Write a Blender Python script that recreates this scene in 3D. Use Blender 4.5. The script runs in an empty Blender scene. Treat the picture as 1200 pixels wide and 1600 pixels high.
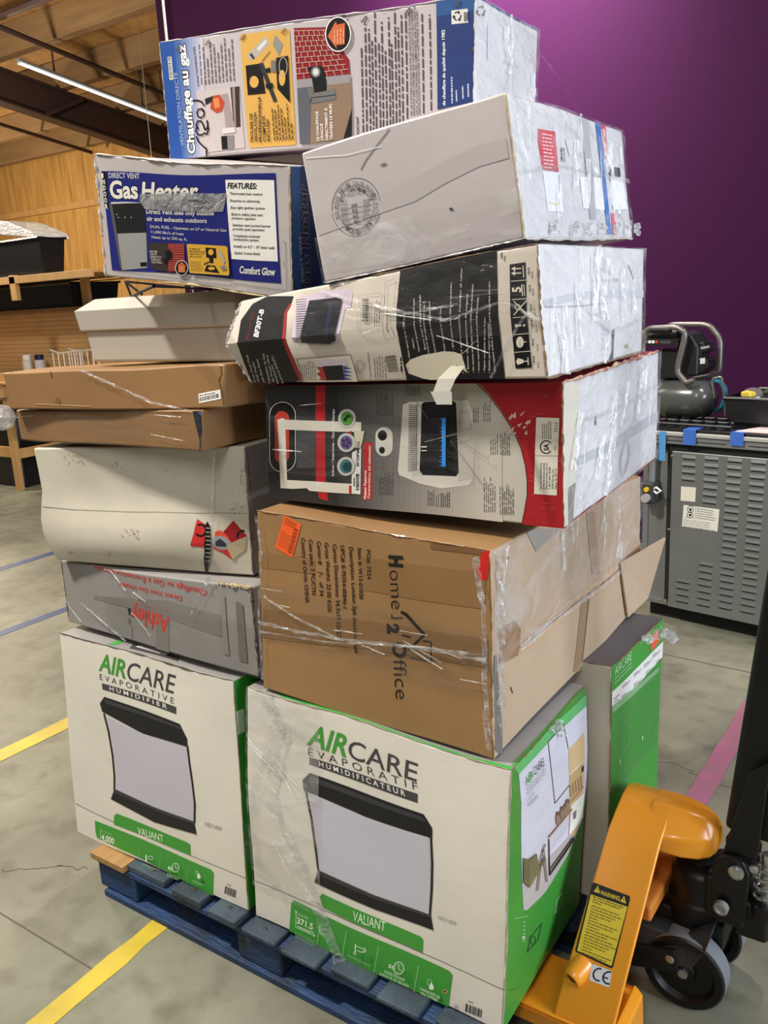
import bpy, bmesh, math, random
import numpy as np
from mathutils import Vector, Matrix
random.seed(7)
rng = np.random.default_rng(7)
SC = bpy.context.scene
COL = SC.collection
R = math.radians

# ------------------------------------------------------------------ camera, world, lights, exposure
CAM_F, CAM_YAW, CAM_PITCH, CAM_ROLL, CAM_H = 1351.54, 0.6131516, 0.2399455, -0.0532405, 1.56916
def cam_axes():
    f = np.array([-math.sin(CAM_YAW)*math.cos(CAM_PITCH), math.cos(CAM_YAW)*math.cos(CAM_PITCH), -math.sin(CAM_PITCH)])
    r = np.array([math.cos(CAM_YAW), math.sin(CAM_YAW), 0.0]); u = np.cross(r, f)
    c, s = math.cos(CAM_ROLL), math.sin(CAM_ROLL)
    return c*r+s*u, -s*r+c*u, f
AR, AU, AF = cam_axes()
CPOS = np.array([0, 0, CAM_H])
cd = bpy.data.cameras.new('camera'); cam = bpy.data.objects.new('camera', cd); COL.objects.link(cam)
cd.sensor_fit = 'HORIZONTAL'; cd.sensor_width = 36.0; cd.lens = CAM_F/1200*36.0
cd.clip_start = 0.05; cd.clip_end = 200
cam.matrix_world = Matrix([[AR[0], AU[0], -AF[0], 0], [AR[1], AU[1], -AF[1], 0], [AR[2], AU[2], -AF[2], CAM_H], [0, 0, 0, 1]])
SC.camera = cam

w = bpy.data.worlds.new('hall'); SC.world = w; w.use_nodes = True
w.node_tree.nodes['Background'].inputs[0].default_value = (1.0, 0.95, 0.87, 1)
w.node_tree.nodes['Background'].inputs[1].default_value = 0.075

def area(name, loc, target, size, power, color):
    l = bpy.data.lights.new(name, 'AREA'); l.shape = 'RECTANGLE'; l.size, l.size_y = size
    l.energy = power; l.color = color
    o = bpy.data.objects.new(name, l); COL.objects.link(o); o.location = loc
    d = Vector(target)-Vector(loc); o.rotation_euler = d.to_track_quat('-Z', 'Y').to_euler()
    return o
area('hall_lamp_key', (-3.3, -0.2, 5.2), (-1.6, 1.4, 1.0), (0.16, 0.5), 330, (1.0, 0.95, 0.85))
area('added_fill_front', (0.5, -2.4, 4.6), (-1.0, 1.4, 0.4), (0.4, 2.4), 80, (1.0, 0.96, 0.90))  # added fill for the carton fronts, no known lamp there
area('bay_door_daylight', (3.4, 1.6, 2.0), (-0.6, 1.75, 0.9), (1.8, 2.2), 200, (0.80, 0.89, 1.0))
area('added_fill_stove', (0.8, 2.6, 4.4), (-0.7, 3.6, 0.2), (0.4, 1.0), 42, (0.98, 0.99, 1.0))  # added to brighten the range, no known lamp there
area('hall_lamp_aisle', (-5.6, 1.2, 4.9), (-5.0, 1.8, 0.0), (0.4, 2.4), 38, (1.0, 0.95, 0.84))
def bulb(name, loc, power, color, radius=0.25):
    l = bpy.data.lights.new(name, 'POINT'); l.energy = power; l.color = color; l.shadow_soft_size = radius
    o = bpy.data.objects.new(name, l); COL.objects.link(o); o.location = loc; return o
bulb('hall_lamp_back', (-2.6, 4.4, 4.7), 330, (1.0, 0.94, 0.93), 0.12)
def washer(name, loc, target, power, color, cone):
    l = bpy.data.lights.new(name, 'SPOT'); l.energy = power; l.color = color; l.spot_size = R(cone); l.spot_blend = 1.0; l.shadow_soft_size = 0.15
    o = bpy.data.objects.new(name, l); COL.objects.link(o); o.location = loc; o.rotation_euler = (Vector(target)-Vector(loc)).to_track_quat('-Z', 'Y').to_euler(); return o
washer('wall_washer_lamp', (-2.5, 4.1, 4.6), (-2.55, 5.2, 3.45), 1500, (1.0, 0.90, 0.97), 80)
bulb('added_fill_far_bay', (-13.2, 6.9, 2.9), 330, (1.0, 0.84, 0.58))  # added out of view to brighten the far roof
bulb('added_fill_shelf_bay', (-8.6, 4.0, 3.3), 400, (1.0, 0.90, 0.70))  # second added fill, brightens the nearer roof and the shelf
vs = SC.view_settings
vs.view_transform = 'Standard'; vs.look = 'None'; vs.gamma = 1.0; vs.use_curve_mapping = False
vs.exposure = 0.2

# ------------------------------------------------------------------ projection helpers
def project(P):
    d = np.asarray(P)-CPOS; z = d@AF
    return np.stack([600+CAM_F*(d@AR)/z, 800-CAM_F*(d@AU)/z], -1)
def ray(px, py):
    return AF+(px-600)/CAM_F*AR-(py-800)/CAM_F*AU
def at(px, py, axis, val):
    v = ray(px, py); t = (val-CPOS[axis])/v[axis]; return CPOS+t*v

# ------------------------------------------------------------------ materials
def lin(c): 
    c /= 255.0
    return c/12.92 if c <= 0.04045 else ((c+0.055)/1.055)**2.4
def rgb(r, g, b): return (lin(r), lin(g), lin(b), 1)
MATS = {}
def mat(name, col, rough=0.6, metal=0.0, spec=0.4, coat=0.0, var=0.0, vscale=6.0, vstretch=(1, 1, 1), bump=0.0, bscale=40.0, bstretch=(1, 1, 1), col2=None, crough=0.12, cbump=0.0):
    if name in MATS: return MATS[name]
    m = bpy.data.materials.new(name); m.use_nodes = True; MATS[name] = m
    nt = m.node_tree; b = nt.nodes['Principled BSDF']
    c = rgb(*col) if max(col) > 1.0 else (*col, 1)
    b.inputs['Base Color'].default_value = c; b.inputs['Roughness'].default_value = rough
    b.inputs['Metallic'].default_value = metal; b.inputs['Specular IOR Level'].default_value = spec
    b.inputs['Coat Weight'].default_value = coat; b.inputs['Coat Roughness'].default_value = crough
    def noise(scale, stretch, detail=5):
        tc = nt.nodes.new('ShaderNodeTexCoord'); mp = nt.nodes.new('ShaderNodeMapping'); mp.inputs['Scale'].default_value = stretch
        n = nt.nodes.new('ShaderNodeTexNoise'); n.inputs['Scale'].default_value = scale; n.inputs['Detail'].default_value = detail
        nt.links.new(tc.outputs['Object'], mp.inputs[0]); nt.links.new(mp.outputs[0], n.inputs['Vector']); return n
    if var > 0:
        n = noise(vscale, vstretch); r = nt.nodes.new('ShaderNodeValToRGB')
        k = 1-var
        r.color_ramp.elements[0].position = 0.3; r.color_ramp.elements[1].position = 0.68
        r.color_ramp.elements[0].color = (rgb(*col2) if col2 else (c[0]*k, c[1]*k, c[2]*k, 1)); r.color_ramp.elements[1].color = c
        nt.links.new(n.outputs['Fac'], r.inputs[0]); nt.links.new(r.outputs[0], b.inputs['Base Color'])
    if bump > 0:
        n = noise(bscale, bstretch, 3); bp = nt.nodes.new('ShaderNodeBump'); bp.inputs['Strength'].default_value = bump; bp.inputs['Distance'].default_value = 0.01
        nt.links.new(n.outputs['Fac'], bp.inputs['Height']); nt.links.new(bp.outputs[0], b.inputs['Normal'])
    if cbump > 0:
        n = noise(9, (1, 1, 3), 4); bp = nt.nodes.new('ShaderNodeBump'); bp.inputs['Strength'].default_value = cbump; bp.inputs['Distance'].default_value = 0.02
        nt.links.new(n.outputs['Fac'], bp.inputs['Height']); nt.links.new(bp.outputs[0], b.inputs['Coat Normal'])
    return m
def ink(r, g, b, rough=0.42):
    return mat('ink_%d_%d_%d' % (r, g, b), (r/1.0 if max(r, g, b) > 1 else 2, g, b), rough=rough, spec=0.4)
def film_mat(name, lo, hi, rough=0.13, scale=7, stretch=(1, 1, 4), base=0.62):
    m = bpy.data.materials.new(name); m.use_nodes = True; nt = m.node_tree
    for n in list(nt.nodes): nt.nodes.remove(n)
    out = nt.nodes.new('ShaderNodeOutputMaterial'); mx = nt.nodes.new('ShaderNodeMixShader')
    tr = nt.nodes.new('ShaderNodeBsdfTransparent'); tr.inputs[0].default_value = (0.95, 0.95, 0.95, 1)
    gl = nt.nodes.new('ShaderNodeBsdfPrincipled'); gl.inputs['Base Color'].default_value = (base, base, base, 1)
    gl.inputs['Roughness'].default_value = rough; gl.inputs['Specular IOR Level'].default_value = 1.0
    tc = nt.nodes.new('ShaderNodeTexCoord'); mp = nt.nodes.new('ShaderNodeMapping'); mp.inputs['Scale'].default_value = stretch
    mp.inputs['Rotation'].default_value = (0.25, 0.3, 0.0)
    n = nt.nodes.new('ShaderNodeTexNoise'); n.inputs['Scale'].default_value = scale; n.inputs['Detail'].default_value = 6; n.inputs['Distortion'].default_value = 1.2
    mr = nt.nodes.new('ShaderNodeMapRange'); mr.inputs[1].default_value = 0.42; mr.inputs[2].default_value = 0.75; mr.inputs[3].default_value = lo; mr.inputs[4].default_value = hi
    bp = nt.nodes.new('ShaderNodeBump'); bp.inputs['Strength'].default_value = 0.6; bp.inputs['Distance'].default_value = 0.02
    L = nt.links.new
    L(tc.outputs['Object'], mp.inputs[0]); L(mp.outputs[0], n.inputs['Vector']); L(n.outputs['Fac'], mr.inputs[0]); L(n.outputs['Fac'], bp.inputs['Height'])
    L(bp.outputs[0], gl.inputs['Normal']); L(mr.outputs[0], mx.inputs[0]); L(tr.outputs[0], mx.inputs[1]); L(gl.outputs[0], mx.inputs[2]); L(mx.outputs[0], out.inputs[0])
    return m
FILM = film_mat('stretch_film', 0.02, 0.12, 0.12, base=0.3)
FILM_L = film_mat('stretch_film_hazy', 0.03, 0.30, 0.10, 8, (1, 1, 2), base=0.86)
FILM2 = film_mat('stretch_film_folded', 0.12, 0.6, 0.16, 18, (1, 1, 2))
CLEAR_TAPE = film_mat('clear_packing_tape', 0.10, 0.20, 0.2, 12, (1, 1, 1))

# ------------------------------------------------------------------ object helpers
def tag(o, label, cat, group=None, kind=None):
    if label: o['label'] = label
    if cat: o['category'] = cat
    if group: o['group'] = group
    if kind: o['kind'] = kind
    return o
def thing(name, label, cat, loc=(0, 0, 0), rotz=0, group=None):
    o = bpy.data.objects.new(name, None); COL.objects.link(o); o.location = loc; o.rotation_euler = (0, 0, rotz); o.empty_display_size = 0.05
    return tag(o, label, cat, group)
class MB:
    def __init__(s): s.v = []; s.f = []; s.m = []; s.mats = []
    def slot(s, m):
        if m not in s.mats: s.mats.append(m)
        return s.mats.index(m)
    def add(s, vs, fs, m):
        k = len(s.v); i = s.slot(m); s.v += [tuple(map(float, p)) for p in vs]
        for f in fs: s.f.append(tuple(k+j for j in f)); s.m.append(i)
        return s
    def hexa(s, p, m):   # p: 8 points 000 100 010 110 001 101 011 111
        return s.add(p, [(0, 2, 3, 1), (4, 5, 7, 6), (0, 1, 5, 4), (1, 3, 7, 5), (3, 2, 6, 7), (2, 0, 4, 6)], m)
    def box(s, lo, hi, m):
        return s.hexa([(x, y, z) for z in (lo[2], hi[2]) for y in (lo[1], hi[1]) for x in (lo[0], hi[0])], m)
    def bar(s, a, b, wd, h, m, up=(0, 0, 1)):
        a, b = np.array(a, float), np.array(b, float); d = b-a; d /= np.linalg.norm(d)
        x = np.cross(d, up); 
        if np.linalg.norm(x) < 1e-6: x = np.array([1.0, 0, 0])
        x /= np.linalg.norm(x); y = np.cross(x, d)
        P = [c+i*x*wd/2+j*y*h/2 for j in (-1, 1) for c in (a, b) for i in (-1, 1)]
        return s.hexa([P[0], P[1], P[2], P[3], P[4], P[5], P[6], P[7]], m)
    def tube(s, pts, r, m, n=8, caps=True):
        pts = [np.array(p, float) for p in pts]; rs = r if hasattr(r, '__len__') else [r]*len(pts)
        rings = []; ref = None
        for i, p in enumerate(pts):
            d = pts[min(i+1, len(pts)-1)]-pts[max(i-1, 0)]; d /= (np.linalg.norm(d)+1e-12)
            if ref is None:
                ref = np.cross(d, (0, 0, 1)); 
                if np.linalg.norm(ref) < 1e-3: ref = np.cross(d, (1, 0, 0))
            x = ref-d*(ref@d); x /= (np.linalg.norm(x)+1e-12); ref = x; y = np.cross(d, x)
            rings.append([p+rs[i]*(math.cos(2*math.pi*k/n)*x+math.sin(2*math.pi*k/n)*y) for k in range(n)])
        fs = [(i*n+k, i*n+(k+1) % n, (i+1)*n+(k+1) % n, (i+1)*n+k) for i in range(len(pts)-1) for k in range(n)]
        if caps: fs += [tuple(range(n))[::-1], tuple((len(pts)-1)*n+k for k in range(n))]
        return s.add([q for rg in rings for q in rg], fs, m)
    def lathe(s, prof, c, axis, m, n=32, caps=True):   # prof: (along, radius)
        ax = np.array(axis, float); ax /= np.linalg.norm(ax); x = np.cross(ax, (0, 0, 1))
        if np.linalg.norm(x) < 1e-3: x = np.array([1.0, 0, 0])
        x /= np.linalg.norm(x); y = np.cross(ax, x); c = np.array(c, float)
        vs = [c+ax*h+r*(math.cos(2*math.pi*k/n)*x+math.sin(2*math.pi*k/n)*y) for h, r in prof for k in range(n)]
        fs = [(i*n+k, i*n+(k+1) % n, (i+1)*n+(k+1) % n, (i+1)*n+k) for i in range(len(prof)-1) for k in range(n)]
        if caps: fs += [tuple(range(n))[::-1], tuple((len(prof)-1)*n+k for k in range(n))]
        return s.add(vs, fs, m)
    def prism(s, poly, off, m):  # poly: 3d pts, extruded by off
        n = len(poly); off = np.array(off, float); vs = [np.array(p, float) for p in poly]; vs = vs+[p+off for p in vs]
        return s.add(vs, [tuple(range(n))[::-1], tuple(range(n, 2*n))]+[(i, (i+1) % n, n+(i+1) % n, n+i) for i in range(n)], m)
    def mesh(s, name):
        me = bpy.data.meshes.new(name); me.from_pydata(s.v, [], s.f)
        for m in s.mats: me.materials.append(m)
        me.polygons.foreach_set('material_index', s.m); me.update(); return me
    def build(s, name, parent=None, bevel=0.0, seg=2, smooth=False, solid=0.0, fix=True, angle=35):
        me = s.mesh(name)
        if fix:
            bm = bmesh.new(); bm.from_mesh(me); bmesh.ops.remove_doubles(bm, verts=bm.verts, dist=1e-6); bmesh.ops.recalc_face_normals(bm, faces=bm.faces); bm.to_mesh(me); bm.free()
        o = bpy.data.objects.new(name, me); COL.objects.link(o)
        if parent is not None: child(o, parent)
        if smooth: 
            me.polygons.foreach_set('use_smooth', [True]*len(me.polygons))
            try: me.set_sharp_from_angle(angle=R(40))
            except Exception: pass
        if solid: 
            md = o.modifiers.new('thick', 'SOLIDIFY'); md.thickness = solid; md.offset = 0
        if bevel > 0:
            md = o.modifiers.new('bevel', 'BEVEL'); md.width = bevel; md.segments = seg; md.limit_method = 'ANGLE'; md.angle_limit = R(angle)
        return o
def child(o, parent):
    o.parent = parent
    M = Matrix.LocRotScale(parent.location, parent.rotation_euler, parent.scale)
    if parent.parent: 
        q = parent.parent; M = Matrix.LocRotScale(q.location, q.rotation_euler, q.scale) @ parent.matrix_parent_inverse @ M
    o.matrix_parent_inverse = M.inverted()
def structure(o): o['kind'] = 'structure'; return o

# ------------------------------------------------------------------ printed surfaces
_cap = 0.682
_tc = {}
def glyphs(s, bold):
    k = (s, bold)
    if k in _tc: return _tc[k]
    cu = bpy.data.curves.new('t', 'FONT'); cu.body = s; cu.size = 1; cu.offset = bold; cu.resolution_u = 3
    ob = bpy.data.objects.new('t', cu); me = ob.to_mesh()
    v = np.array([tuple(p.co)[:2] for p in me.vertices]) if len(me.vertices) else np.zeros((0, 2)); f = [tuple(p.vertices) for p in me.polygons]
    ob.to_mesh_clear(); bpy.data.objects.remove(ob); bpy.data.curves.remove(cu)
    _tc[k] = (v, f); return _tc[k]
class Surf:
    """a (u,v) surface in the world with pixel lookup"""
    nu = nv = 8
    def S(s, u, v, off=0.0): raise NotImplementedError
    def inv(s, px, py):
        u = v = 0.5
        for it in range(12):
            e = 1e-3
            q = project(s.S(np.array([u, u+e, u]), np.array([v, v, v+e])))
            J = np.stack([(q[1]-q[0])/e, (q[2]-q[0])/e], 1); d = np.linalg.solve(J, np.array([px, py])-q[0])
            d = np.clip(d, -0.6, 0.6); u += d[0]; v += d[1]
            if abs(d[0])+abs(d[1]) < 1e-5: break
        return np.array([u, v])
class Patch(Surf):
    def __init__(s, p00, p10, p11, p01, nu=6, nv=6):
        s.c = [np.array(p, float) for p in (p00, p10, p11, p01)]; n = np.cross(s.c[1]-s.c[0], s.c[3]-s.c[0]); s.n = n/np.linalg.norm(n); s.nu, s.nv = nu, nv
    def S(s, u, v, off=0.0):
        u = np.asarray(u)[:, None]; v = np.asarray(v)[:, None]
        return (1-u)*(1-v)*s.c[0]+u*(1-v)*s.c[1]+u*v*s.c[2]+(1-u)*v*s.c[3]+off*s.n
FACE = {'F': lambda u, v: (u, 0*u, v), 'R': lambda u, v: (1+0*u, u, v), 'T': lambda u, v: (u, v, 1+0*u), 'L': lambda u, v: (0*u, 1-u, v), 'K': lambda u, v: (1-u, 1+0*u, v), 'D': lambda u, v: (u, 1-v, 0*u)}
class BoxFace(Surf):
    def __init__(s, box, k):
        s.b, s.k = box, k
        d = box.dims; a, b = {'F': (0, 2), 'K': (0, 2), 'R': (1, 2), 'L': (1, 2), 'T': (0, 1), 'D': (0, 1)}[k]
        s.nu, s.nv = box.n[a], box.n[b]
        g = np.linspace(0, 1, 5); U, V = np.meshgrid(g, g); e = 1e-3
        P0 = s.P(U.ravel(), V.ravel()); n = np.cross(s.P(U.ravel()+e, V.ravel())-P0, s.P(U.ravel(), V.ravel()+e)-P0).mean(0); s.n = n/np.linalg.norm(n)
        U, V = np.meshgrid(np.linspace(0, 1, s.nu+1), np.linspace(0, 1, s.nv+1), indexing='ij'); s.G = s.P(U.ravel(), V.ravel()).reshape(s.nu+1, s.nv+1, 3)
    def P(s, u, v): return s.b.P(np.stack(FACE[s.k](np.asarray(u, float), np.asarray(v, float)), 1))
    def S(s, u, v, off=0.0):   # on the facets of the carton mesh
        x = np.asarray(u, float)*s.nu; y = np.asarray(v, float)*s.nv; i = np.clip(np.floor(x), 0, s.nu-1).astype(int); j = np.clip(np.floor(y), 0, s.nv-1).astype(int); x = (x-i)[:, None]; y = (y-j)[:, None]; G = s.G
        return (1-x)*(1-y)*G[i, j]+x*(1-y)*G[i+1, j]+x*y*G[i+1, j+1]+(1-x)*y*G[i, j+1]+off*s.n
class Carton:
    def __init__(s, pts, warp=None, amp=0.0025, seed=0, res=0.05):
        s.c = np.array(pts, float); g = np.random.default_rng(seed); s.warp = warp; s.amp = amp
        e = lambda i, j: np.linalg.norm(s.c[j]-s.c[i])
        s.dims = np.array([e(0, 1), e(0, 2), e(0, 4)]); s.n = [max(2, 2*math.ceil(d/res/2)) for d in s.dims]
        s.ph = g.uniform(0, 6.28, (6, 3)); s.k = g.uniform(4, 16, (6, 3))*g.choice([-1, 1], (6, 3)); s.dr = g.normal(size=(6, 3)); s.dr /= np.linalg.norm(s.dr, axis=1)[:, None]
        s.ax = np.stack([(s.c[1]-s.c[0])/s.dims[0], (s.c[2]-s.c[0])/s.dims[1], (s.c[4]-s.c[0])/s.dims[2]])
        s.faces = {}
    def P(s, q):
        a, b, c = q[:, 0:1], q[:, 1:2], q[:, 2:3]; C = s.c
        p = (1-c)*((1-b)*((1-a)*C[0]+a*C[1])+b*((1-a)*C[2]+a*C[3]))+c*((1-b)*((1-a)*C[4]+a*C[5])+b*((1-a)*C[6]+a*C[7]))
        x = q*s.dims
        for i in range(6): p = p+s.dr[i]*(s.amp/2.2)*np.sin((x*s.k[i]).sum(1, keepdims=True)+s.ph[i, 0])
        if s.warp is not None: p = p+s.warp(q[:, 0], q[:, 1], q[:, 2])@s.ax
        return p
    def face(s, k):
        if k not in s.faces: s.faces[k] = BoxFace(s, k)
        return s.faces[k]
    def body(s, name, parent, mats, bevel=0.004, only='FRTLKD'):
        mb = MB()
        for k in only:
            f = s.face(k); U, V = np.meshgrid(np.linspace(0, 1, f.nu+1), np.linspace(0, 1, f.nv+1)); P = f.P(U.ravel(), V.ravel()); W = f.nu+1
            mb.add(P, [(j*W+i, j*W+i+1, (j+1)*W+i+1, (j+1)*W+i) for j in range(f.nv) for i in range(f.nu)], mats[k] if isinstance(mats, dict) else mats)
        # weld
        key = {}; idx = []; nv = []
        for p in mb.v:
            q = (round(p[0], 5), round(p[1], 5), round(p[2], 5))
            if q not in key: key[q] = len(nv); nv.append(p)
            idx.append(key[q])
        mb.v = nv; mb.f = [tuple(idx[i] for i in f) for f in mb.f]
        return mb.build(name, parent, bevel=bevel, fix=False, smooth=True, angle=45)
def clip(poly, axis, val, keep_less):
    out = []
    for i in range(len(poly)):
        a, b = poly[i-1], poly[i]
        ia = (a[axis] <= val) if keep_less else (a[axis] >= val); ib = (b[axis] <= val) if keep_less else (b[axis] >= val)
        if ia != ib:
            t = (val-a[axis])/(b[axis]-a[axis]); out.append(a+t*(b-a))
        if ib: out.append(b)
    return out
class Print:
    """flat ink on a surface; several of these are the printed parts of one carton"""
    def __init__(s, surf, frame=(0, 0, 1), base=0.0011):
        s.s = surf; s.fr = frame; s.adds = []; s.off = 0.0006+(base-0.0009)*0.35; s.step = 0.00011
    def put(s, P, f, m): P = np.asarray(P); s.adds.append((P, f, P.min(0), P.max(0), m))
    def at(s, frame): s.fr = frame; return s
    def uv(s, p): return s.s.inv(s.fr[0]+p[0]/s.fr[2], s.fr[1]+p[1]/s.fr[2])
    def up(s, k=1): s.off += s.step*k; return s
    def uvpoly(s, P, m):
        P = [np.array(p, float) for p in P]; lo = np.min(P, 0); hi = np.max(P, 0); nu, nv = s.s.nu, s.s.nv
        i0, i1 = max(0, math.floor(lo[0]*nu)), min(nu, math.ceil(hi[0]*nu)); j0, j1 = max(0, math.floor(lo[1]*nv)), min(nv, math.ceil(hi[1]*nv))
        for i in range(i0, i1):
            A = clip(clip(P, 0, i/nu, False), 0, (i+1)/nu, True)
            if len(A) < 3: continue
            for j in range(j0, j1):
                B = clip(clip(A, 1, j/nv, False), 1, (j+1)/nv, True)
                if len(B) < 3: continue
                B = np.array(B); s.put(s.s.S(B[:, 0], B[:, 1], s.off), [tuple(range(len(B)))], m)
        return s
    def poly(s, pts, m): s.uvpoly([s.uv(p) for p in pts], m); return s.up()
    def rect(s, x0, y0, x1, y1, m): return s.poly([(x0, y0), (x1, y0), (x1, y1), (x0, y1)], m)
    def ell(s, c, rx, ry, m, rot=0.0, n=24, a0=0, a1=360):
        ca, sa = math.cos(R(rot)), math.sin(R(rot)); P = []
        for k in range(n+(0 if a1-a0 >= 360 else 1)):
            t = R(a0+(a1-a0)*k/n); x, y = rx*math.cos(t), ry*math.sin(t); P.append((c[0]+ca*x-sa*y, c[1]+sa*x+ca*y))
        return s.poly(P, m)
    def ring(s, c, rx, ry, wd, m, rot=0.0, n=28, a0=0, a1=360):
        ca, sa = math.cos(R(rot)), math.sin(R(rot))
        def p(t, k): x, y = (rx-k)*math.cos(t), (ry-k)*math.sin(t); return (c[0]+ca*x-sa*y, c[1]+sa*x+ca*y)
        return s.path([p(R(a0+(a1-a0)*k/n), 0) for k in range(n+1)], wd, m)
    def path(s, pts, wd, m):
        for a, b in zip(pts[:-1], pts[1:]):
            a, b = np.array(a, float), np.array(b, float); d = b-a; L = np.linalg.norm(d)
            if L < 1e-6: continue
            n = np.array([-d[1], d[0]])/L*wd/2; e = d/L*wd*0.25
            s.uvpoly([s.uv(a-e+n), s.uv(b+e+n), s.uv(b+e-n), s.uv(a-e-n)], m)
        return s.up()
    def text(s, txt, p0, p1, h, m, bold=0.0, outline=None, ow=0.03):
        if outline is not None: s.text(txt, p0, p1, h, outline, bold+ow).up()
        u0, u1, uh = s.uv(p0), s.uv(p1), s.uv(h); v, f = glyphs(txt, bold)
        if len(v) == 0: return s
        v0, _ = glyphs(txt, 0.0); x0, x1 = v0[:, 0].min(), v0[:, 0].max(); W = max(x1-x0, 1e-3)
        q = u0+((v[:, 0]-x0)/W)[:, None]*(u1-u0)+(v[:, 1]/_cap)[:, None]*(uh-u0)
        s.put(s.s.S(q[:, 0], q[:, 1], s.off), f, m); return s
    def greek(s, p0, p1, q0, n, m, fill=0.55, lens=None, seed=1, words=9):
        """n lines of print too small to read: p0-p1 first line, q0 start of the last line"""
        g = np.random.default_rng(seed); a, b, c = s.uv(p0), s.uv(p1), s.uv(q0); d = b-a; st = (c-a)/max(n-1, 1)
        th = st*fill if n > 1 else (c-a)
        for i in range(n):
            o = a+st*i; t = 0.0; L = lens[i % len(lens)] if lens else g.uniform(0.7, 1.0)
            while t < L-0.01:
                wl = min(g.uniform(0.4, 1.5)/words, L-t); P = [o+d*t, o+d*(t+wl), o+d*(t+wl)+th, o+d*t+th]
                P = np.array(P); s.put(s.s.S(P[:, 0], P[:, 1], s.off), [(0, 1, 2, 3)], m); t += wl+0.22/words
        return s
    def bars(s, p0, p1, q0, n, m, seed=3):
        """bar code: bars stand across p0-p1, their length p0-q0"""
        g = np.random.default_rng(seed); a, b, c = s.uv(p0), s.uv(p1), s.uv(q0); d = b-a; e = c-a; t = 0.0
        ws = g.choice([1, 1, 2, 3], 2*n).astype(float); ws /= ws.sum()
        for i in range(n):
            P = np.array([a+d*t, a+d*(t+ws[2*i]), a+d*(t+ws[2*i])+e, a+d*t+e]); s.put(s.s.S(P[:, 0], P[:, 1], s.off), [(0, 1, 2, 3)], m); t += ws[2*i]+ws[2*i+1]
        return s
    def build(s, name, parent, label=None):
        """each group of marks that lies by itself on the carton becomes a part of its own"""
        n = len(s.adds); lo = np.array([q[2] for q in s.adds]); hi = np.array([q[3] for q in s.adds]); par = list(range(n))
        def find(i):
            while par[i] != i: par[i] = par[par[i]]; i = par[i]
            return i
        for i in range(n):
            gap = np.maximum(0, np.maximum(lo[i]-hi, lo-hi[i])); near = np.nonzero(np.sqrt((gap**2).sum(1)) <= 0.017)[0]
            for j in near: par[find(int(j))] = find(i)
        groups = {}
        for i in range(n): groups.setdefault(find(i), []).append(i)
        for g in groups.values():
            mb = MB()
            for i in g: mb.add(s.adds[i][0], s.adds[i][1], s.adds[i][4])
            o = mb.build(name, parent, fix=False)
            if label: o['label'] = label
        return o
WHT = ink(238, 236, 232); BLK = ink(22, 22, 24); GRY = ink(110, 108, 106); DGR = ink(60, 58, 60)
# ------------------------------------------------------------------ the hall
def concrete():
    m = bpy.data.materials.new('concrete'); m.use_nodes = True; nt = m.node_tree; b = nt.nodes['Principled BSDF']; L = nt.links.new
    tc = nt.nodes.new('ShaderNodeTexCoord')
    n1 = nt.nodes.new('ShaderNodeTexNoise'); n1.inputs['Scale'].default_value = 1.6; n1.inputs['Detail'].default_value = 8; n1.inputs['Roughness'].default_value = .62
    n2 = nt.nodes.new('ShaderNodeTexNoise'); n2.inputs['Scale'].default_value = 9; n2.inputs['Detail'].default_value = 7
    r1 = nt.nodes.new('ShaderNodeValToRGB'); r1.color_ramp.elements[0].position = .32; r1.color_ramp.elements[1].position = .66
    r1.color_ramp.elements[0].color = rgb(92, 91, 78); r1.color_ramp.elements[1].color = rgb(128, 127, 110)
    r2 = nt.nodes.new('ShaderNodeValToRGB'); r2.color_ramp.elements[0].position = .28; r2.color_ramp.elements[1].position = .5; r2.color_ramp.elements[0].color = (.6, .58, .54, 1); r2.color_ramp.elements[1].color = (1, 1, 1, 1)
    mx = nt.nodes.new('ShaderNodeMixRGB'); mx.blend_type = 'MULTIPLY'; mx.inputs[0].default_value = .85
    bp = nt.nodes.new('ShaderNodeBump'); bp.inputs['Strength'].default_value = .15; bp.inputs['Distance'].default_value = .01
    for n in (n1, n2): L(tc.outputs['Object'], n.inputs['Vector'])
    L(n1.outputs['Fac'], r1.inputs[0]); L(n2.outputs['Fac'], r2.inputs[0]); L(r1.outputs[0], mx.inputs[1]); L(r2.outputs[0], mx.inputs[2]); L(mx.outputs[0], b.inputs['Base Color']); L(n2.outputs['Fac'], bp.inputs['Height']); L(bp.outputs[0], b.inputs['Normal'])
    b.inputs['Roughness'].default_value = .5; b.inputs['Specular IOR Level'].default_value = .35
    return m
fl = structure(MB().box((-24, -3, -0.15), (6, 12, 0), concrete()).build('floor')); fl['label'] = 'stained grey concrete floor'
JT = mat('floor_joint', (92, 86, 74), rough=.9)
def fp(x, y): return at(x, y, 2, 0.0)[:2]
def strip(name, pts, z0, z1, m, parent=None):
    mb = MB(); mb.prism([(p[0], p[1], z0) for p in pts], (0, 0, z1-z0), m); return mb.build(name, parent)
for a_, b_, w_ in (((-1.6, 3.60), (2, 3.36), .010), (fp(-60, 1390), fp(170, 1530), .004)):
    a_, b_ = np.array(a_), np.array(b_); d_ = b_-a_; n_ = np.array([-d_[1], d_[0]])/np.linalg.norm(d_)*w_/2
    strip('floor_joint', [a_+n_, a_-n_, b_-n_, b_+n_], 0.0, 0.0012, JT, fl)
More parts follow.
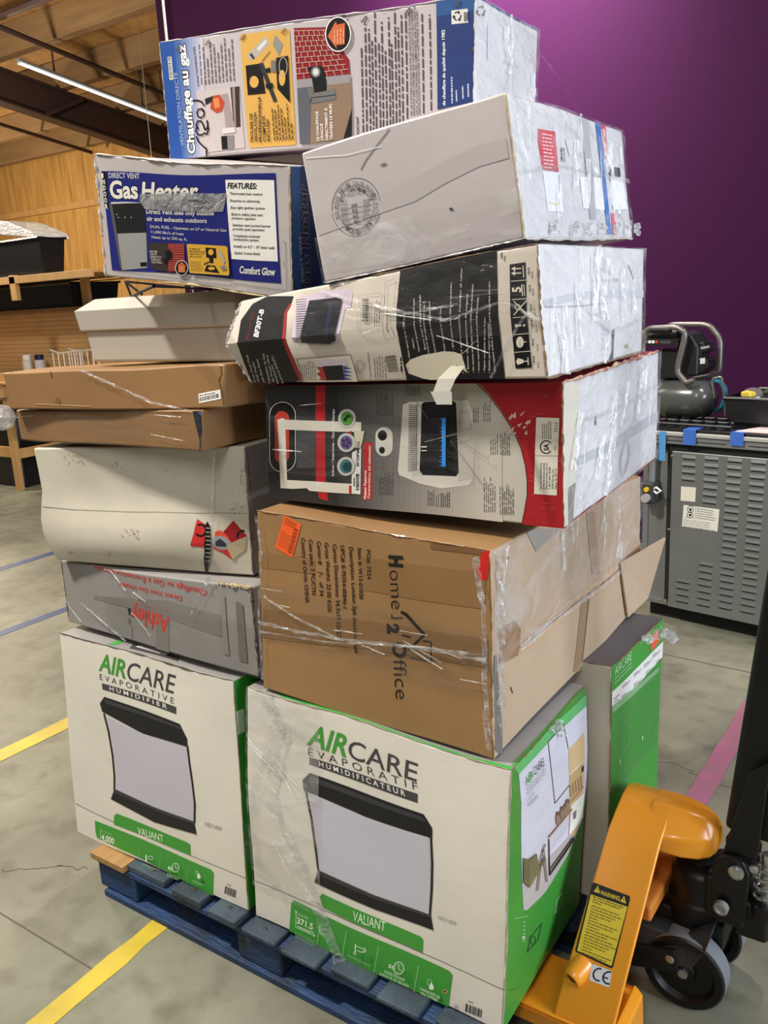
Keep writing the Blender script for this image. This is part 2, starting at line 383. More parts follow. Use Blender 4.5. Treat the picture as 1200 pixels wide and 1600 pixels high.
def crack(pts, parent):
    mb = MB(); g = np.random.default_rng(1); P = []
    for a_, b_ in zip(pts[:-1], pts[1:]):
        for k in range(6): P.append(np.array(a_)*(1-k/6)+np.array(b_)*k/6+g.normal(0, .006, 2))
    for a_, b_ in zip(P[:-1], P[1:]):
        d_ = b_-a_; n_ = np.array([-d_[1], d_[0]])/np.linalg.norm(d_)*.0012; mb.add([(*(a_+n_), .001), (*(a_-n_), .001), (*(b_-n_), .001), (*(b_+n_), .001)], [(0, 1, 2, 3)], JT)
    return mb.build('floor_crack', parent, fix=False)
crack([fp(1020, 1190), fp(1055, 1193), fp(1085, 1207), fp(1120, 1226), fp(1165, 1233), fp(1200, 1230)], fl)
crack([fp(0, 1360), fp(60, 1358), fp(100, 1352), fp(140, 1360)], fl); 
# floor tape
YT = mat('yellow_floor_tape', (196, 172, 52), rough=.5, var=.25, vscale=7, col2=(168, 146, 58)); BT = mat('blue_floor_tape', (52, 70, 112), rough=.5, var=.3, vscale=9); PT = mat('pink_floor_tape', (146, 84, 112), rough=.6, var=.3, vscale=8, col2=(126, 88, 100))
def tape(label, a_, b_, wd, m, seed, cat='floor tape', group='floor tape lines', n=26):
    g = np.random.default_rng(seed); a_, b_ = np.array(a_, float), np.array(b_, float); d_ = b_-a_; nn = np.array([-d_[1], d_[0]])/np.linalg.norm(d_); mb = MB(); vs_ = []
    for i in range(n):
        c_ = a_+d_*i/(n-1)
        for s_ in (-1, 1):
            q = c_+nn*s_*(wd/2+g.normal(0, wd*.035))
            for z in (0.0002, 0.0016): vs_.append((q[0], q[1], z))
    f_ = []
    for i in range(n-1):
        k = 4*i; f_ += [(k+1, k+3, k+7, k+5), (k, k+1, k+5, k+4), (k+2, k+6, k+7, k+3), (k, k+4, k+6, k+2)]
    f_ += [(0, 2, 3, 1), (4*n-4, 4*n-3, 4*n-1, 4*n-2)]
    mb.add(vs_, f_, m); o = mb.build('floor_tape', None); return tag(o, label, cat, group)
tape('wide yellow floor tape running under the front of the blue pallet', (-1.625, .3), (-1.70, 2.1), .060, YT, 1)
tape('yellow floor tape reaching the left humidifier carton', (-2.885, 1.0), (-2.90, 5.2), .082, YT, 2)
tape('nearer of the two blue floor tapes, left of the stack', (-4.07, 1.6), (-4.09, 5.2), .07, BT, 3)
tape('farther of the two blue floor tapes, left of the stack', (-5.14, 2.0), (-5.22, 5.2), .08, BT, 4)
tape('pink floor tape between the pallet jack and the range', (-.628, 1.9), (-.614, 3.46), .072, PT, 5)
# purple wall
PUR = mat('purple_paint', (50, 17, 47), rough=.7, spec=.05, var=.06, vscale=.8, bump=.04, bscale=200)
wp = structure(MB().box((-5.56, 5.2, 0), (4.5, 5.36, 5.4), PUR).build('wall_back')); wp['label'] = 'tall purple painted partition wall'
cn = MB(); cn.tube([(-5.46, 5.185, 0.2), (-5.46, 5.185, 5.2)], .012, mat('conduit_metal', (186, 180, 176), rough=.35, metal=.7), 8); tag(cn.build('conduit'), 'thin metal conduit at the left end of the purple wall', 'conduit')
# plywood wall
def ply_mat(name, c1, c2, groove):
    m = bpy.data.materials.new(name); m.use_nodes = True; nt = m.node_tree; b = nt.nodes['Principled BSDF']; L = nt.links.new
    tc = nt.nodes.new('ShaderNodeTexCoord'); mp = nt.nodes.new('ShaderNodeMapping'); mp.inputs['Scale'].default_value = (3, 3, .35)
    n = nt.nodes.new('ShaderNodeTexNoise'); n.inputs['Scale'].default_value = 3; n.inputs['Detail'].default_value = 6
    r = nt.nodes.new('ShaderNodeValToRGB'); r.color_ramp.elements[0].position = .3; r.color_ramp.elements[1].position = .7; r.color_ramp.elements[0].color = rgb(*c1); r.color_ramp.elements[1].color = rgb(*c2)
    L(tc.outputs['Object'], mp.inputs[0]); L(mp.outputs[0], n.inputs['Vector']); L(n.outputs['Fac'], r.inputs[0]); L(r.outputs[0], b.inputs['Base Color']); b.inputs['Roughness'].default_value = .6; return m
PLY = ply_mat('plywood_siding', (160, 116, 60), (196, 152, 86), 1); PLYC = ply_mat('plywood_deck', (150, 108, 64), (178, 134, 82), 1); GLU = mat('rough_timber', (138, 108, 74), rough=.75, var=.25, vscale=5, vstretch=(.3, 2, 2)); PINE = mat('pine_lumber', (190, 146, 92), rough=.6, var=.22, vscale=6, vstretch=(2, 2, .4)); STEEL = mat('brown_painted_steel', (62, 44, 42), rough=.5, var=.1)
SL = .149
def cz(y, off): return off-SL*y
wl = MB()
for k in range(95):
    x0 = -24+k*.203; wl.box((x0, 10.0, 0), (x0+.197, 10.1, 4.46), PLY)
wl.box((-24, 10.004, 0), (-4, 10.14, 4.46), PLY); wback = structure(wl.build('wall_far')); wback['label'] = 'yellow plywood clad outer wall'
g_ = MB().box((-24, 9.92, 3.36), (-5, 10.0, 3.46), PINE); child_o = g_.build('wall_girt', wback)
g_ = MB().box((-24, 9.92, 2.16), (-5, 10.0, 2.28), PINE); g_.build('wall_girt', wback)
# sloping roof deck in sheets, with purlins and a steel beam
ce = MB().hexa([(-24, -3, cz(-3, 6.03)), (6, -3, cz(-3, 6.03)), (-24, 10.2, cz(10.2, 6.03)), (6, 10.2, cz(10.2, 6.03)), (-24, -3, cz(-3, 6.1)), (6, -3, cz(-3, 6.1)), (-24, 10.2, cz(10.2, 6.1)), (6, 10.2, cz(10.2, 6.1))], GLU).build('ceiling'); structure(ce); ce['label'] = 'sloping timber roof deck'
for j, y0 in enumerate(np.arange(5.0, 10.0, 1.19)):
    for x0 in np.arange(-17.0, -4.2, 2.44):
        xo = x0+(j % 2)*1.2; x1, y1 = xo+2.425, y0+1.178
        MB().hexa([(xo, y0, cz(y0, 6.012)), (x1, y0, cz(y0, 6.012)), (xo, y1, cz(y1, 6.012)), (x1, y1, cz(y1, 6.012)), (xo, y0, cz(y0, 6.03)), (x1, y0, cz(y0, 6.03)), (xo, y1, cz(y1, 6.03)), (x1, y1, cz(y1, 6.03))], PLYC).build('plywood_sheet', ce)
def beam(name, label, cat, a_, b_, wd, h, m, up=(0, 0, 1), group=None, bevel=.006): return tag(MB().bar(a_, b_, wd, h, m, up).build(name, None, bevel=bevel), label, cat, group)
for y0, lb in ((5.95, 'nearest wooden roof purlin, at the top edge of the photo'), (6.95, 'second wooden roof purlin from the top of the photo'), (7.95, 'third wooden roof purlin, above the steel beam end'), (8.9, 'fourth wooden roof purlin, below the steel beam'), (9.72, 'last wooden roof purlin, against the yellow plywood wall')):
    zc = cz(y0, 5.84); beam('roof_purlin', lb, 'beam', (-20, y0, zc), (-3.5, y0, zc), .14, .34, GLU, group='wooden roof purlins')
t = thing('steel_beam', 'dark brown steel roof beam sloping down to the right', 'beam', (-10.4, 5.0, cz(5, 5.2)))
a_, b_ = (-10.45, 3.0), (-10.45, 10.0)
for nm, off, wd, h in (('web', 5.45, .03, .40), ('top_flange', 5.64, .20, .022), ('bottom_flange', 5.25, .20, .022)): MB().bar((a_[0], a_[1], cz(a_[1], off)), (b_[0], b_[1], cz(b_[1], off)), wd, h, STEEL).build(nm, t)
MB().bar((-10.36, 8.2, cz(8.2, 5.62)), (-10.36, 7.6, cz(7.6, 5.26)), .05, .05, STEEL).build('brace', t)
t = thing('fluorescent_light', 'long fluorescent tube light hanging above the steel beam', 'light', (-9.45, 6.6, cz(6.6, 5.35)))
EM = bpy.data.materials.new('lit_tube'); EM.use_nodes = True; e_ = EM.node_tree.nodes['Principled BSDF']; e_.inputs['Emission Color'].default_value = (.9, .97, 1, 1); e_.inputs['Emission Strength'].default_value = 1.6
FX = mat('fixture_metal', (150, 150, 146), rough=.4, metal=.4)
y0, y1 = 6.62, 9.1; xx = -9.42
MB().bar((xx, y0, cz(y0, 5.42)), (xx, y1, cz(y1, 5.42)), .09, .03, FX).build('reflector', t)
for dx in (-.022, .022): MB().tube([(xx+dx, y0+.02, cz(y0, 5.39)), (xx+dx, y1-.02, cz(y1, 5.39))], .0065, EM, 8).build('tube', t)
for yy in (7.1, 8.4): MB().tube([(xx, yy, cz(yy, 5.43)), (xx, yy, cz(yy, 6.013))], .012, STEEL, 6).build('hanger', t)
for nm, lb, pts, r_ in (('conduit', 'black pipe under the roof, above the fluorescent light', [(-9.0, 5.0, cz(5, 5.52)), (-9.0, 9.6, cz(9.6, 5.52))], .03), ('conduit', 'black pipe under the roof below the steel beam', [(-12.25, 7.6, cz(7.6, 5.58)), (-12.25, 9.75, cz(9.75, 5.58))], .028), ('conduit', 'thick dark pipe along the nearest roof purlin', [(-16, 6.15, cz(6.1, 5.60)), (-5.6, 6.15, cz(6.1, 5.60))], .045), ('hanging_wire', 'thin wire hanging beside the topmost carton', [(-8.0, 7.2, cz(7.2, 6.013)), (-8.02, 7.2, 3.1)], .004)):
    tag(MB().tube(pts, r_, STEEL if nm == 'conduit' else FX, 8).build(nm), lb, nm.replace('_', ' '))

# ------------------------------------------------------------------ blue pallet
PB = mat('blue_pallet_paint', (34, 64, 108), rough=.6, var=.5, vscale=9, bump=.5, bscale=30, bstretch=(1, 5, 5), col2=(34, 42, 54)); PB2 = mat('blue_grey_deck', (66, 80, 92), rough=.7, var=.45, vscale=10, bump=.5, bscale=34, bstretch=(5, 1, 5), col2=(42, 50, 58)); RAW = mat('raw_pallet_wood', (172, 132, 82), rough=.7, var=.25, vscale=9, vstretch=(4, 1, 4))
t = thing('pallet', 'worn blue wooden pallet carrying the whole stack of cartons', 'pallet', (-1.31, 1.74, 0)); PT_ = t
g = np.random.default_rng(5); TOPZ = .130
bx_ = [(-1.922, -1.640), (-1.605, -1.500), (-1.465, -1.372), (-1.352, -1.247), (-1.224, -1.120), (-1.09, -.985), (-.955, -.85), (-.815, -.70)]
for i, (x0, x1) in enumerate(bx_):
    y0 = 1.232+g.uniform(-.006, .01)+(i == 0)*.004
    if i == 0:
        MB().box((x0, y0-.012, TOPZ-.02), (-1.785, 2.255, TOPZ), RAW).build('deck_board', t, bevel=.003); MB().box((-1.784, y0+.004, TOPZ-.02), (x1, 2.258, TOPZ), PB2).build('deck_board', t, bevel=.004)
    else: MB().box((x0, y0, TOPZ-.02), (x1, 2.255+g.uniform(-.01, .01), TOPZ if x0 < -1.4 else .1225), PB2).build('deck_board', t, bevel=.004)
for y0 in (1.244, 1.69, 2.15): MB().box((-1.915, y0, TOPZ-.038), (-.70, y0+.095, TOPZ-.0205), PB).build('stringer_board', t, bevel=.003)
for y0 in (1.244, 1.69, 2.15):
    for x0, x1 in ((-1.915, -1.76), (-1.385, -1.245), (-.85, -.70)): MB().box((x0, y0+.002, .019), (x1, y0+.094, TOPZ-.0385), PB).build('block', t, bevel=.006)
for y0 in (1.240, 1.69, 2.15): MB().box((-1.89, y0-.004, .0), (-.70, y0+.1, .0185), PB).build('base_board', t, bevel=.003)
for x, y in ((-1.70, 1.27), (-1.55, 1.268), (-1.42, 1.266), (-1.30, 1.262)): MB().lathe([(0, .006), (.002, .006), (.003, .003)], (x, y, (TOPZ if x < -1.36 else .1225)-.0005), (0, 0, 1), STEEL, 8).build('nail_head', t)

# ------------------------------------------------------------------ pallet jack
JY = mat('orange_yellow_paint', (226, 146, 34), rough=.3, spec=.5, var=.06, vscale=4, coat=.3); JB = mat('black_jack_paint', (13, 13, 14), rough=.42, var=.2, vscale=12); JG = mat('grey_tyre', (112, 114, 118), rough=.55, var=.1); CHR = mat('zinc_plated', (190, 190, 188), rough=.28, metal=.9)
JD = mat('dull_orange_inside', (196, 118, 48), rough=.5)
t = thing('pallet_jack', 'orange yellow pallet jack with black pump and handle, forks under the pallet', 'pallet jack', (-.5, 1.76, 0)); JT_ = t
YC = 1.765
def mir(y): return 2*YC-y
for s_ in (0, 1):
    f_ = (lambda y: y) if s_ == 0 else mir
    ys = sorted((f_(1.405), f_(1.565)))
    m = MB(); m.box((-1.80, ys[0], .082), (-.50, ys[1], .092), JY); m.box((-1.80, ys[0], .048), (-.50, ys[0]+.008, .082), JY); m.box((-1.80, ys[1]-.008, .048), (-.50, ys[1], .082), JY); m.box((-.508, ys[0], .05), (-.50, ys[1], .092), JY); m.build('fork', t, bevel=.004)
# A-frame: outer skin profile in y,z swept between a load-side and a handle-side edge
prof = [(1.405, .070), (1.425, .11), (1.662, .400), (1.700, .424), (1.735, .443), (YC, .450)]
prof = prof+[(mir(y), z) for y, z in prof[-2::-1]]
def xe(z): k = (z-.11)/.29; return (-.626+.024*k, -.500+.014*k)
inner = []
cy, czz = YC, .2
for y, z in prof:
    d_ = np.array([y-cy, z-czz]); n_ = d_/np.linalg.norm(d_); inner.append((y-n_[0]*.014, z-n_[1]*.014))
vs_ = []
for (y, z) in prof: a_, b_ = xe(z); vs_ += [(a_, y, z), (b_, y, z)]
for (y, z) in inner: a_, b_ = xe(z); vs_ += [(a_+.012, y, z), (b_, y, z)]
n = len(prof); F_ = []
for i in range(n-1):
    F_ += [(2*i, 2*i+1, 2*i+3, 2*i+2), (2*n+2*i, 2*n+2*i+2, 2*n+2*i+3, 2*n+2*i+1), (2*i+1, 2*n+2*i+1, 2*n+2*i+3, 2*i+3)]
F_ += [tuple(2*i for i in range(n)), tuple(2*n+2*i for i in range(n))[::-1], (0, 2*n, 2*n+1, 1), (2*n-2, 2*n-1, 4*n-1, 4*n-2), (0, 2*n-2, 4*n-2, 2*n)]
MB().add(vs_, F_, JY).build('a_frame', t, bevel=.007, seg=3, smooth=True, angle=26)
# tongue over the pump
m = MB(); secs = [(-.53, .088, .372, .400, .4485, .03), (-.488, .088, .364, .404, .4490, .03), (-.45, .078, .358, .405, .446, .028), (-.418, .062, .355, .404, .439, .022), (-.397, .045, .357, .400, .428, .016), (-.386, .026, .364, .394, .411, .010)]
V_ = [(x, YC+y, z) for x, hw, z0, zs, zt, hm in secs for (y, z) in ((-hw, z0), (hw, z0), (hw, zs), (hm, zt), (-hm, zt), (-hw, zs))]
F_ = [(6*i+k, 6*i+(k+1) % 6, 6*i+6+(k+1) % 6, 6*i+6+k) for i in range(len(secs)-1) for k in range(6)]+[tuple(range(6)), tuple(range(30, 36))[::-1]]
m.add(V_, F_, JY).build('tongue', t, bevel=.006, seg=3, smooth=True, angle=30)
MB().lathe([(0, .008), (.012, .008), (.013, .004)], at(1110, 1306, 1, 1.74), (.4, -.6, -.6), CHR, 10).build('grease_fitting', t)
# inner orange cross brace and boss
MB().box((-.56, 1.62, .225), (-.490, 1.90, .262), JD).build('cross_brace', t, bevel=.006)
MB().hexa([(-.50, 1.42, .03), (-.478, 1.42, .03), (-.50, 1.55, .03), (-.478, 1.55, .03), (-.50, 1.42, .11), (-.478, 1.43, .10), (-.50, 1.55, .12), (-.478, 1.54, .11)], JY).build('heel_plate', t, bevel=.004)
# flank as a printed patch
def flank(xk, y, z): a_, b_ = xe(z); return np.array([a_+(b_-a_)*xk, y, z])
PF = Patch(flank(0, 1.425, .11), flank(1, 1.425, .11), flank(1, 1.662, .400), flank(0, 1.662, .400))
XJ = (800, 1200, 4.0)
pr = Print(PF, XJ, .0012); LY = ink(214, 186, 52)
pr.poly([(500, 725), (512, 715), (735, 800), (740, 815), (632, 1246), (620, 1252), (400, 1150), (396, 1138)], BLK).poly([(494, 790), (722, 868), (622, 1238), (408, 1142)], LY)
pr.text('WARNING', (552, 790), (672, 830), (556, 765), LY, .02).poly([(512, 772), (538, 734), (550, 784)], LY).poly([(676, 834), (702, 800), (714, 848)], LY).path([(533, 750), (535, 768)], 4, BLK).path([(698, 815), (700, 832)], 4, BLK)
pr.greek((508, 800), (702, 870), (505, 832), 3, ink(96, 82, 30), .4, [1, .9, .3], words=9).greek((500, 856), (694, 926), (432, 1148), 17, ink(110, 94, 36), .32, [.9, 1, .8, .7, .3, .95, .8, .4, 1, .7], words=9, seed=4); pr.build('warning_label', t, 'yellow and black WARNING label')
pr = Print(PF, XJ, .0012); pr.poly([(500, 1228), (510, 1226), (622, 1268), (626, 1276), (610, 1368), (600, 1370), (490, 1330), (482, 1318)], ink(206, 204, 208)).ring((545, 1292), 36, 38, 10, ink(26, 24, 60), rot=15, a0=70, a1=275).ring((606, 1312), 36, 38, 10, ink(26, 24, 60), rot=15, a0=70, a1=275).path([(572, 1306), (600, 1316)], 9, ink(26, 24, 60)); pr.build('ce_label', t, 'white CE mark label')
u_ = PF.inv(899, 1524); o_ = PF.S(u_[:1], u_[1:])[0]; ax_ = np.array([-.28, -.92, -.30]); o2 = o_+PF.n*.002
MB().lathe([(-.035, .025), (.002, .023), (.010, .0215), (.014, .019), (.014, .0135), (.006, .013)], o2, ax_, JY, 28).build('axle_boss', t, smooth=True)
MB().lathe([(.004, .012), (.010, .011), (.012, .008)], o2, ax_, mat('dark_bolt', (44, 40, 38), rough=.3, metal=.7), 12).build('axle_bolt', t)
# pump
px_, py_ = -.425, YC
MB().lathe([(.10, .045), (.14, .066), (.235, .068), (.24, .062), (.300, .062), (.312, .052), (.318, .040)], (px_, py_, 0), (0, 0, 1), JB, 32).build('pump_cylinder', t, smooth=True)
MB().lathe([(.31, .017), (.385, .017)], (px_, py_, 0), (0, 0, 1), CHR, 20).build('piston_rod', t, smooth=True)
MB().lathe([(.312, .034), (.328, .034), (.333, .026)], (px_, py_, 0), (0, 0, 1), JB, 24).build('piston_seal', t, smooth=True)
m = MB(); m.hexa([(-.52, 1.715, .17), (-.36, 1.715, .13), (-.52, 1.815, .17), (-.36, 1.815, .13), (-.50, 1.725, .205), (-.36, 1.715, .20), (-.50, 1.805, .205), (-.36, 1.815, .20)], JB); m.build('pump_base', t, bevel=.008)
m = MB(); m.box((-.405, 1.705, .215), (-.315, 1.825, .325), JB); m.build('pump_housing', t, bevel=.012, seg=3)
m = MB(); m.box((-.34, 1.71, .195), (-.270, 1.815, .285), JB); m.build('valve_block', t, bevel=.012, seg=3)
for y in (1.700, 1.822):
    m = MB(); m.prism([(-.385, y, .24), (-.315, y, .24), (-.312, y, .36), (-.325, y, .385), (-.35, y, .392), (-.375, y, .38), (-.388, y, .35)], (0, .010, 0), JB); m.build('pivot_lug', t, bevel=.003)
MB().lathe([(0, .016), (.006, .016), (.009, .011)], (-.337, 1.699, .36), (0, -1, 0), CHR, 20).build('pivot_bolt', t)
MB().lathe([(0, .009), (.005, .009), (.007, .006)], (-.305, 1.71, .372), (0, -1, 0), CHR, 14).build('bracket_bolt', t)
# return spring on a rod
sp = [(-.285+.021*math.cos(a), 1.735+.021*math.sin(a), .285+a*.0036) for a in np.linspace(0, 2*math.pi*4.4, 120)]
MB().tube(sp, .0042, CHR, 6).build('return_spring', t, smooth=True); MB().lathe([(.27, .011), (.40, .011)], (-.285, 1.735, 0), (0, 0, 1), CHR, 12).build('spring_rod', t, smooth=True)
MB().lathe([(.255, .032), (.285, .032), (.286, .012)], (-.285, 1.735, 0), (0, 0, 1), JB, 20).build('spring_cup', t, smooth=True)
# handle
def hp(x, y, py): return at(x, y, 1, py)
for py in (1.715, 1.80):
    A_ = [hp(1128, 1335, 1.715), hp(1183, 1345, 1.715), hp(1196, 1250, 1.715), hp(1205, 1190, 1.715), hp(1172, 1208, 1.715)]; A_ = [np.array([p[0], py, p[2]]) for p in A_]
    m = MB(); m.prism(A_, (0, .008, 0), JB); m.build('handle_bracket', t, bevel=.003)
q0, q1 = hp(1186, 1225, 1.76), hp(1222, 1020, 1.76); d_ = (q1-q0)/np.linalg.norm(q1-q0)
MB().bar(q0-d_*.12, q0+d_*.95, .10, .042, JB, up=(0, 1, 0)).build('handle_tube', t, bevel=.012, seg=3)
# steering wheels and yoke
for y in (1.688, 1.842):
    c_ = (-.43, y, .090)
    MB().lathe([(-.0225, .0880), (-.021, .0905), (.021, .0905), (.0225, .0880)], c_, (0, 1, 0), JG, 48, caps=False).build('wheel_tyre', t, smooth=True)
    MB().lathe([(-.022, .010), (-.024, .024), (-.014, .028), (-.014, .062), (-.0265, .070), (-.0265, .085), (-.022, .0892), (.022, .0892), (.0265, .085), (.0265, .03)], c_, (0, 1, 0), JB, 48).build('wheel_hub', t, smooth=True)
MB().tube([(-.43, 1.66, .09), (-.43, 1.87, .09)], .011, CHR, 12).build('axle', t)
m = MB(); m.hexa([(-.50, 1.715, .085), (-.40, 1.715, .085), (-.50, 1.815, .085), (-.40, 1.815, .085), (-.51, 1.70, .165), (-.385, 1.70, .165), (-.51, 1.83, .165), (-.385, 1.83, .165)], JB); m.build('steering_yoke', t, bevel=.006)
m = MB(); m.prism([(-.535, 1.655, .115), (-.47, 1.652, .105), (-.41, 1.652, .118), (-.385, 1.66, .165), (-.375, 1.68, .21), (-.40, 1.69, .20), (-.44, 1.675, .17), (-.53, 1.67, .175)], (0, .05, 0), mat('dark_plastic', (46, 46, 48), rough=.5)); m.build('wheel_guard', t, bevel=.004)
MB().lathe([(0, .015), (.012, .015), (.014, .010), (.010, .006)], at(1128, 1416, 1, 1.69), (0, -1, 0), FX, 18).build('guard_pin', t)
MB().lathe([(0, .010), (.006, .010), (.008, .006)], (-.455, 1.652, .128), (0, -1, 0), CHR, 14).build('linkage_bolt', t)
for y in (1.655, 1.86):
    m = MB(); m.bar((-.44, y, .125), (-.66, y-.02*(1 if y < 1.7 else -1), .085), .014, .055, JB); m.build('linkage_arm', t, bevel=.004)
    m = MB(); m.bar((-.62, y, .085), (-1.7, y-.12*(1 if y < 1.7 else -1), .06), .02, .02, JB); m.build('push_rod', t)

# ------------------------------------------------------------------ grey range turned with its back to the photographer
RX, RY, RA = -1.295, 3.958, R(-9.42)
t = thing('kitchen_range', 'grey metal cooking range showing its louvred back, behind the stack', 'range', (RX, RY, 0), RA)
e1 = np.array([math.cos(RA), math.sin(RA), 0]); e2 = np.array([-math.sin(RA), math.cos(RA), 0]); e3 = np.array([0, 0, 1.0]); R0 = np.array([RX, RY, 0])
def W(x, y, z): return R0+e1*x+e2*y+e3*z
def lbox(m, lo, hi, mt): return m.hexa([W(x, y, z) for z in (lo[2], hi[2]) for y in (lo[1], hi[1]) for x in (lo[0], hi[0])], mt)
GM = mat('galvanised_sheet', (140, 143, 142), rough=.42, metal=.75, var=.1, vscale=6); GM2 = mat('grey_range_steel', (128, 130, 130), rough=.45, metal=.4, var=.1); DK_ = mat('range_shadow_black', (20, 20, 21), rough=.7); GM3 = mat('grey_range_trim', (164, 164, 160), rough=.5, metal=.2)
RW = 1.0
lbox(MB(), (0, .03, .09), (RW, .66, .86), GM2).build('body', t, bevel=.004)
lbox(MB(), (.15, 0, .085), (RW, .028, .835), GM).build('back_panel', t, bevel=.003)
lbox(MB(), (0, .012, .085), (.15, .06, .11), GM).build('bottom_lip', t, bevel=.002)
lbox(MB(), (.0, .02, .11), (.025, .05, .86), GM2).build('left_post', t, bevel=.002)
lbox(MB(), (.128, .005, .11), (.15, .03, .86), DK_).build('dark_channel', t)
lbox(MB(), (.03, .045, .12), (.10, .06, .80), GM3).build('side_liner', t, bevel=.01)
lbox(MB(), (-.02, -.012, .868), (RW, .66, .905), GM2).build('top_side_rail', t, bevel=.004); lbox(MB(), (-.02, -.02, .906), (RW, .66, .925), GM3).build('top_trim', t, bevel=.004)
lbox(MB(), (0, .01, .838), (RW, .05, .867), DK_).build('shadow_gap', t); lbox(MB(), (.02, .08, .0), (RW-.02, .62, .089), DK_).build('base_shade', t); lbox(MB(), (-.02, -.01, .926), (RW, .66, .940), mat('black_cooktop', (26, 26, 28), rough=.2, coat=.5)).build('cooktop', t, bevel=.003)  # black solids stand in for shade in the gap and under the body
for a_, b_ in ((.05, .4), (.5, .9)): lbox(MB(), (a_, -.014, .884), (b_, -.0125, .887), DK_).build('rail_scratch', t)
LVM = mat('louver_sheet', (104, 108, 108), rough=.45, metal=.6)
LOU = MB(); LOU.add([(-.033, 0, -.0075), (.033, 0, -.0075), (.030, -.0045, -.004), (-.030, -.0045, -.004), (-.033, 0, .010), (.033, 0, .010)], [(0, 1, 2, 3), (3, 2, 5, 4), (1, 5, 2), (0, 3, 4)], LVM); lme = LOU.mesh('louver'); SLOT = MB().box((-.029, -.002, -.0105), (.029, .001, -.0077), DK_).mesh('louver_slot')
def lv(px, py):
    v = ray(px, py); n_ = e2; tt = ((R0-CPOS)@n_)/(v@n_); p = CPOS+v*tt-R0; return p@e1, p[2]
cols = [[(400, 313)]*1, ]
ZS = (980, 640, 4.2091)
def zpt(x, y): return lv(ZS[0]+x/ZS[2], ZS[1]+y/ZS[2])
c_pts = [((407, 315), (402, 455), 4), ((556, 322), (540, 606), 7), ((708, 334), (685, 668), 8), ((864, 346), (838, 686), 8), ((368, 1128), (362, 1256), 4), ((518, 1016), (500, 1280), 7), ((682, 718), (645, 1300), 14), ((836, 732), (790, 1325), 14), ((945, 1200), (935, 1340), 4)]
for p0, p1, n_ in c_pts:
    a_, b_ = np.array(zpt(*p0)), np.array(zpt(*p1))
    for k in range(n_):
        q = a_+(b_-a_)*k/(n_-1)
        o = bpy.data.objects.new('louver', lme); COL.objects.link(o); o.parent = t; o.location = (q[0], 0.0, q[1])
        s_ = bpy.data.objects.new('louver_slot', SLOT); COL.objects.link(s_); s_.parent = o
PB_ = Patch(W(.15, 0, .085), W(RW, 0, .085), W(RW, 0, .835), W(.15, 0, .835))
pr = Print(PB_, ZS, .0012); pr.poly([(355, 505), (453, 512), (447, 607), (351, 598)], ink(206, 200, 186)); pr.build('square_sticker', t)
pr = Print(PB_, ZS, .0012); pr.poly([(372, 626), (607, 656), (594, 803), (360, 768)], ink(208, 206, 198)).ring((417, 656), 19, 22, 4, BLK).ring((413, 693), 19, 20, 4, BLK).poly([(408, 648), (426, 650), (422, 668), (410, 666)], BLK).poly([(404, 688), (420, 684), (424, 700), (408, 702)], BLK).path([(452, 636), (446, 712), (374, 710)], 2, GRY).greek((460, 648), (590, 668), (455, 708), 5, ink(110, 108, 104), .3).greek((372, 722), (585, 752), (368, 764), 4, ink(140, 138, 134), .3); pr.build('notice_sticker', t)
for p_ in ((296, 302), (275, 786), (253, 1252), (206, 1250), (745, 224)):
    q = zpt(*p_); MB().lathe([(0, .006), (.004, .005)], W(q[0], -.001 if p_[0] > 220 else .011, q[1]), -e2, CHR, 10).build('screw', t)
# gas valve
VB = mat('dark_valve', (52, 52, 52), rough=.5); q = zpt(160, 540)
lbox(MB(), (q[0]-.035, -.045, q[1]-.05), (q[0]+.03, .04, q[1]+.05), VB).build('gas_valve', t, bevel=.008)
MB().tube([W(q[0], 0, q[1]+.04), W(q[0]+.005, 0, q[1]+.20)], .016, GM2, 12).build('gas_pipe', t, smooth=True)
MB().lathe([(0, .02), (.02, .02)], W(q[0], -.045, q[1]-.02), -e2, GM3, 16).build('valve_plug', t); MB().lathe([(0, .011), (.012, .011)], W(q[0], -.045, q[1]+.02), -e2, ink(220, 176, 40), 14).build('valve_button', t)
h_ = zpt(232, 522); MB().tube([W(h_[0]-.035, -.03, h_[1]), W(h_[0]-.01, -.04, h_[1]+.014), W(h_[0]+.012, -.04, h_[1]), W(h_[0]-.008, -.04, h_[1]-.014), W(h_[0]-.035, -.03, h_[1]-.002)], .005, WHT, 8).build('valve_handle', t, smooth=True)
# blue tape on the range
BTP = [mat('painters_tape', (52, 96, 176), rough=.55), mat('painters_tape_light', (72, 136, 190), rough=.55)]
def tape_on(lb, x0, x1, z0, z1, y_, mt, topd=0.0):
    m = MB(); lbox(m, (x0, y_-.0015, z0), (x1, y_, z1), mt)
    if topd: lbox(m, (x0, y_-.0015, z1), (x1, topd, z1+.0015), mt)
    return tag(m.build('painters_tape'), lb, 'tape', 'blue tape on the range')
a_, b_ = lv(1071, 671)[0], lv(1091, 671)[0]; tape_on('bright blue tape square over the range edge, nearest the stack', a_, b_, .872, .9405, -.0215, BTP[0], .06)
a_, b_ = lv(1145, 665)[0], lv(1166, 665)[0]; tape_on('bright blue tape over the range edge beside the paper', a_, b_, .885, .9405, -.0215, BTP[0], .06)
a_, b_ = lv(1034, 680)[0], lv(1044, 680)[0]; tape_on('long pale blue tape strip hanging down the range corner', a_, b_, .79, .925, -.0225, BTP[1])
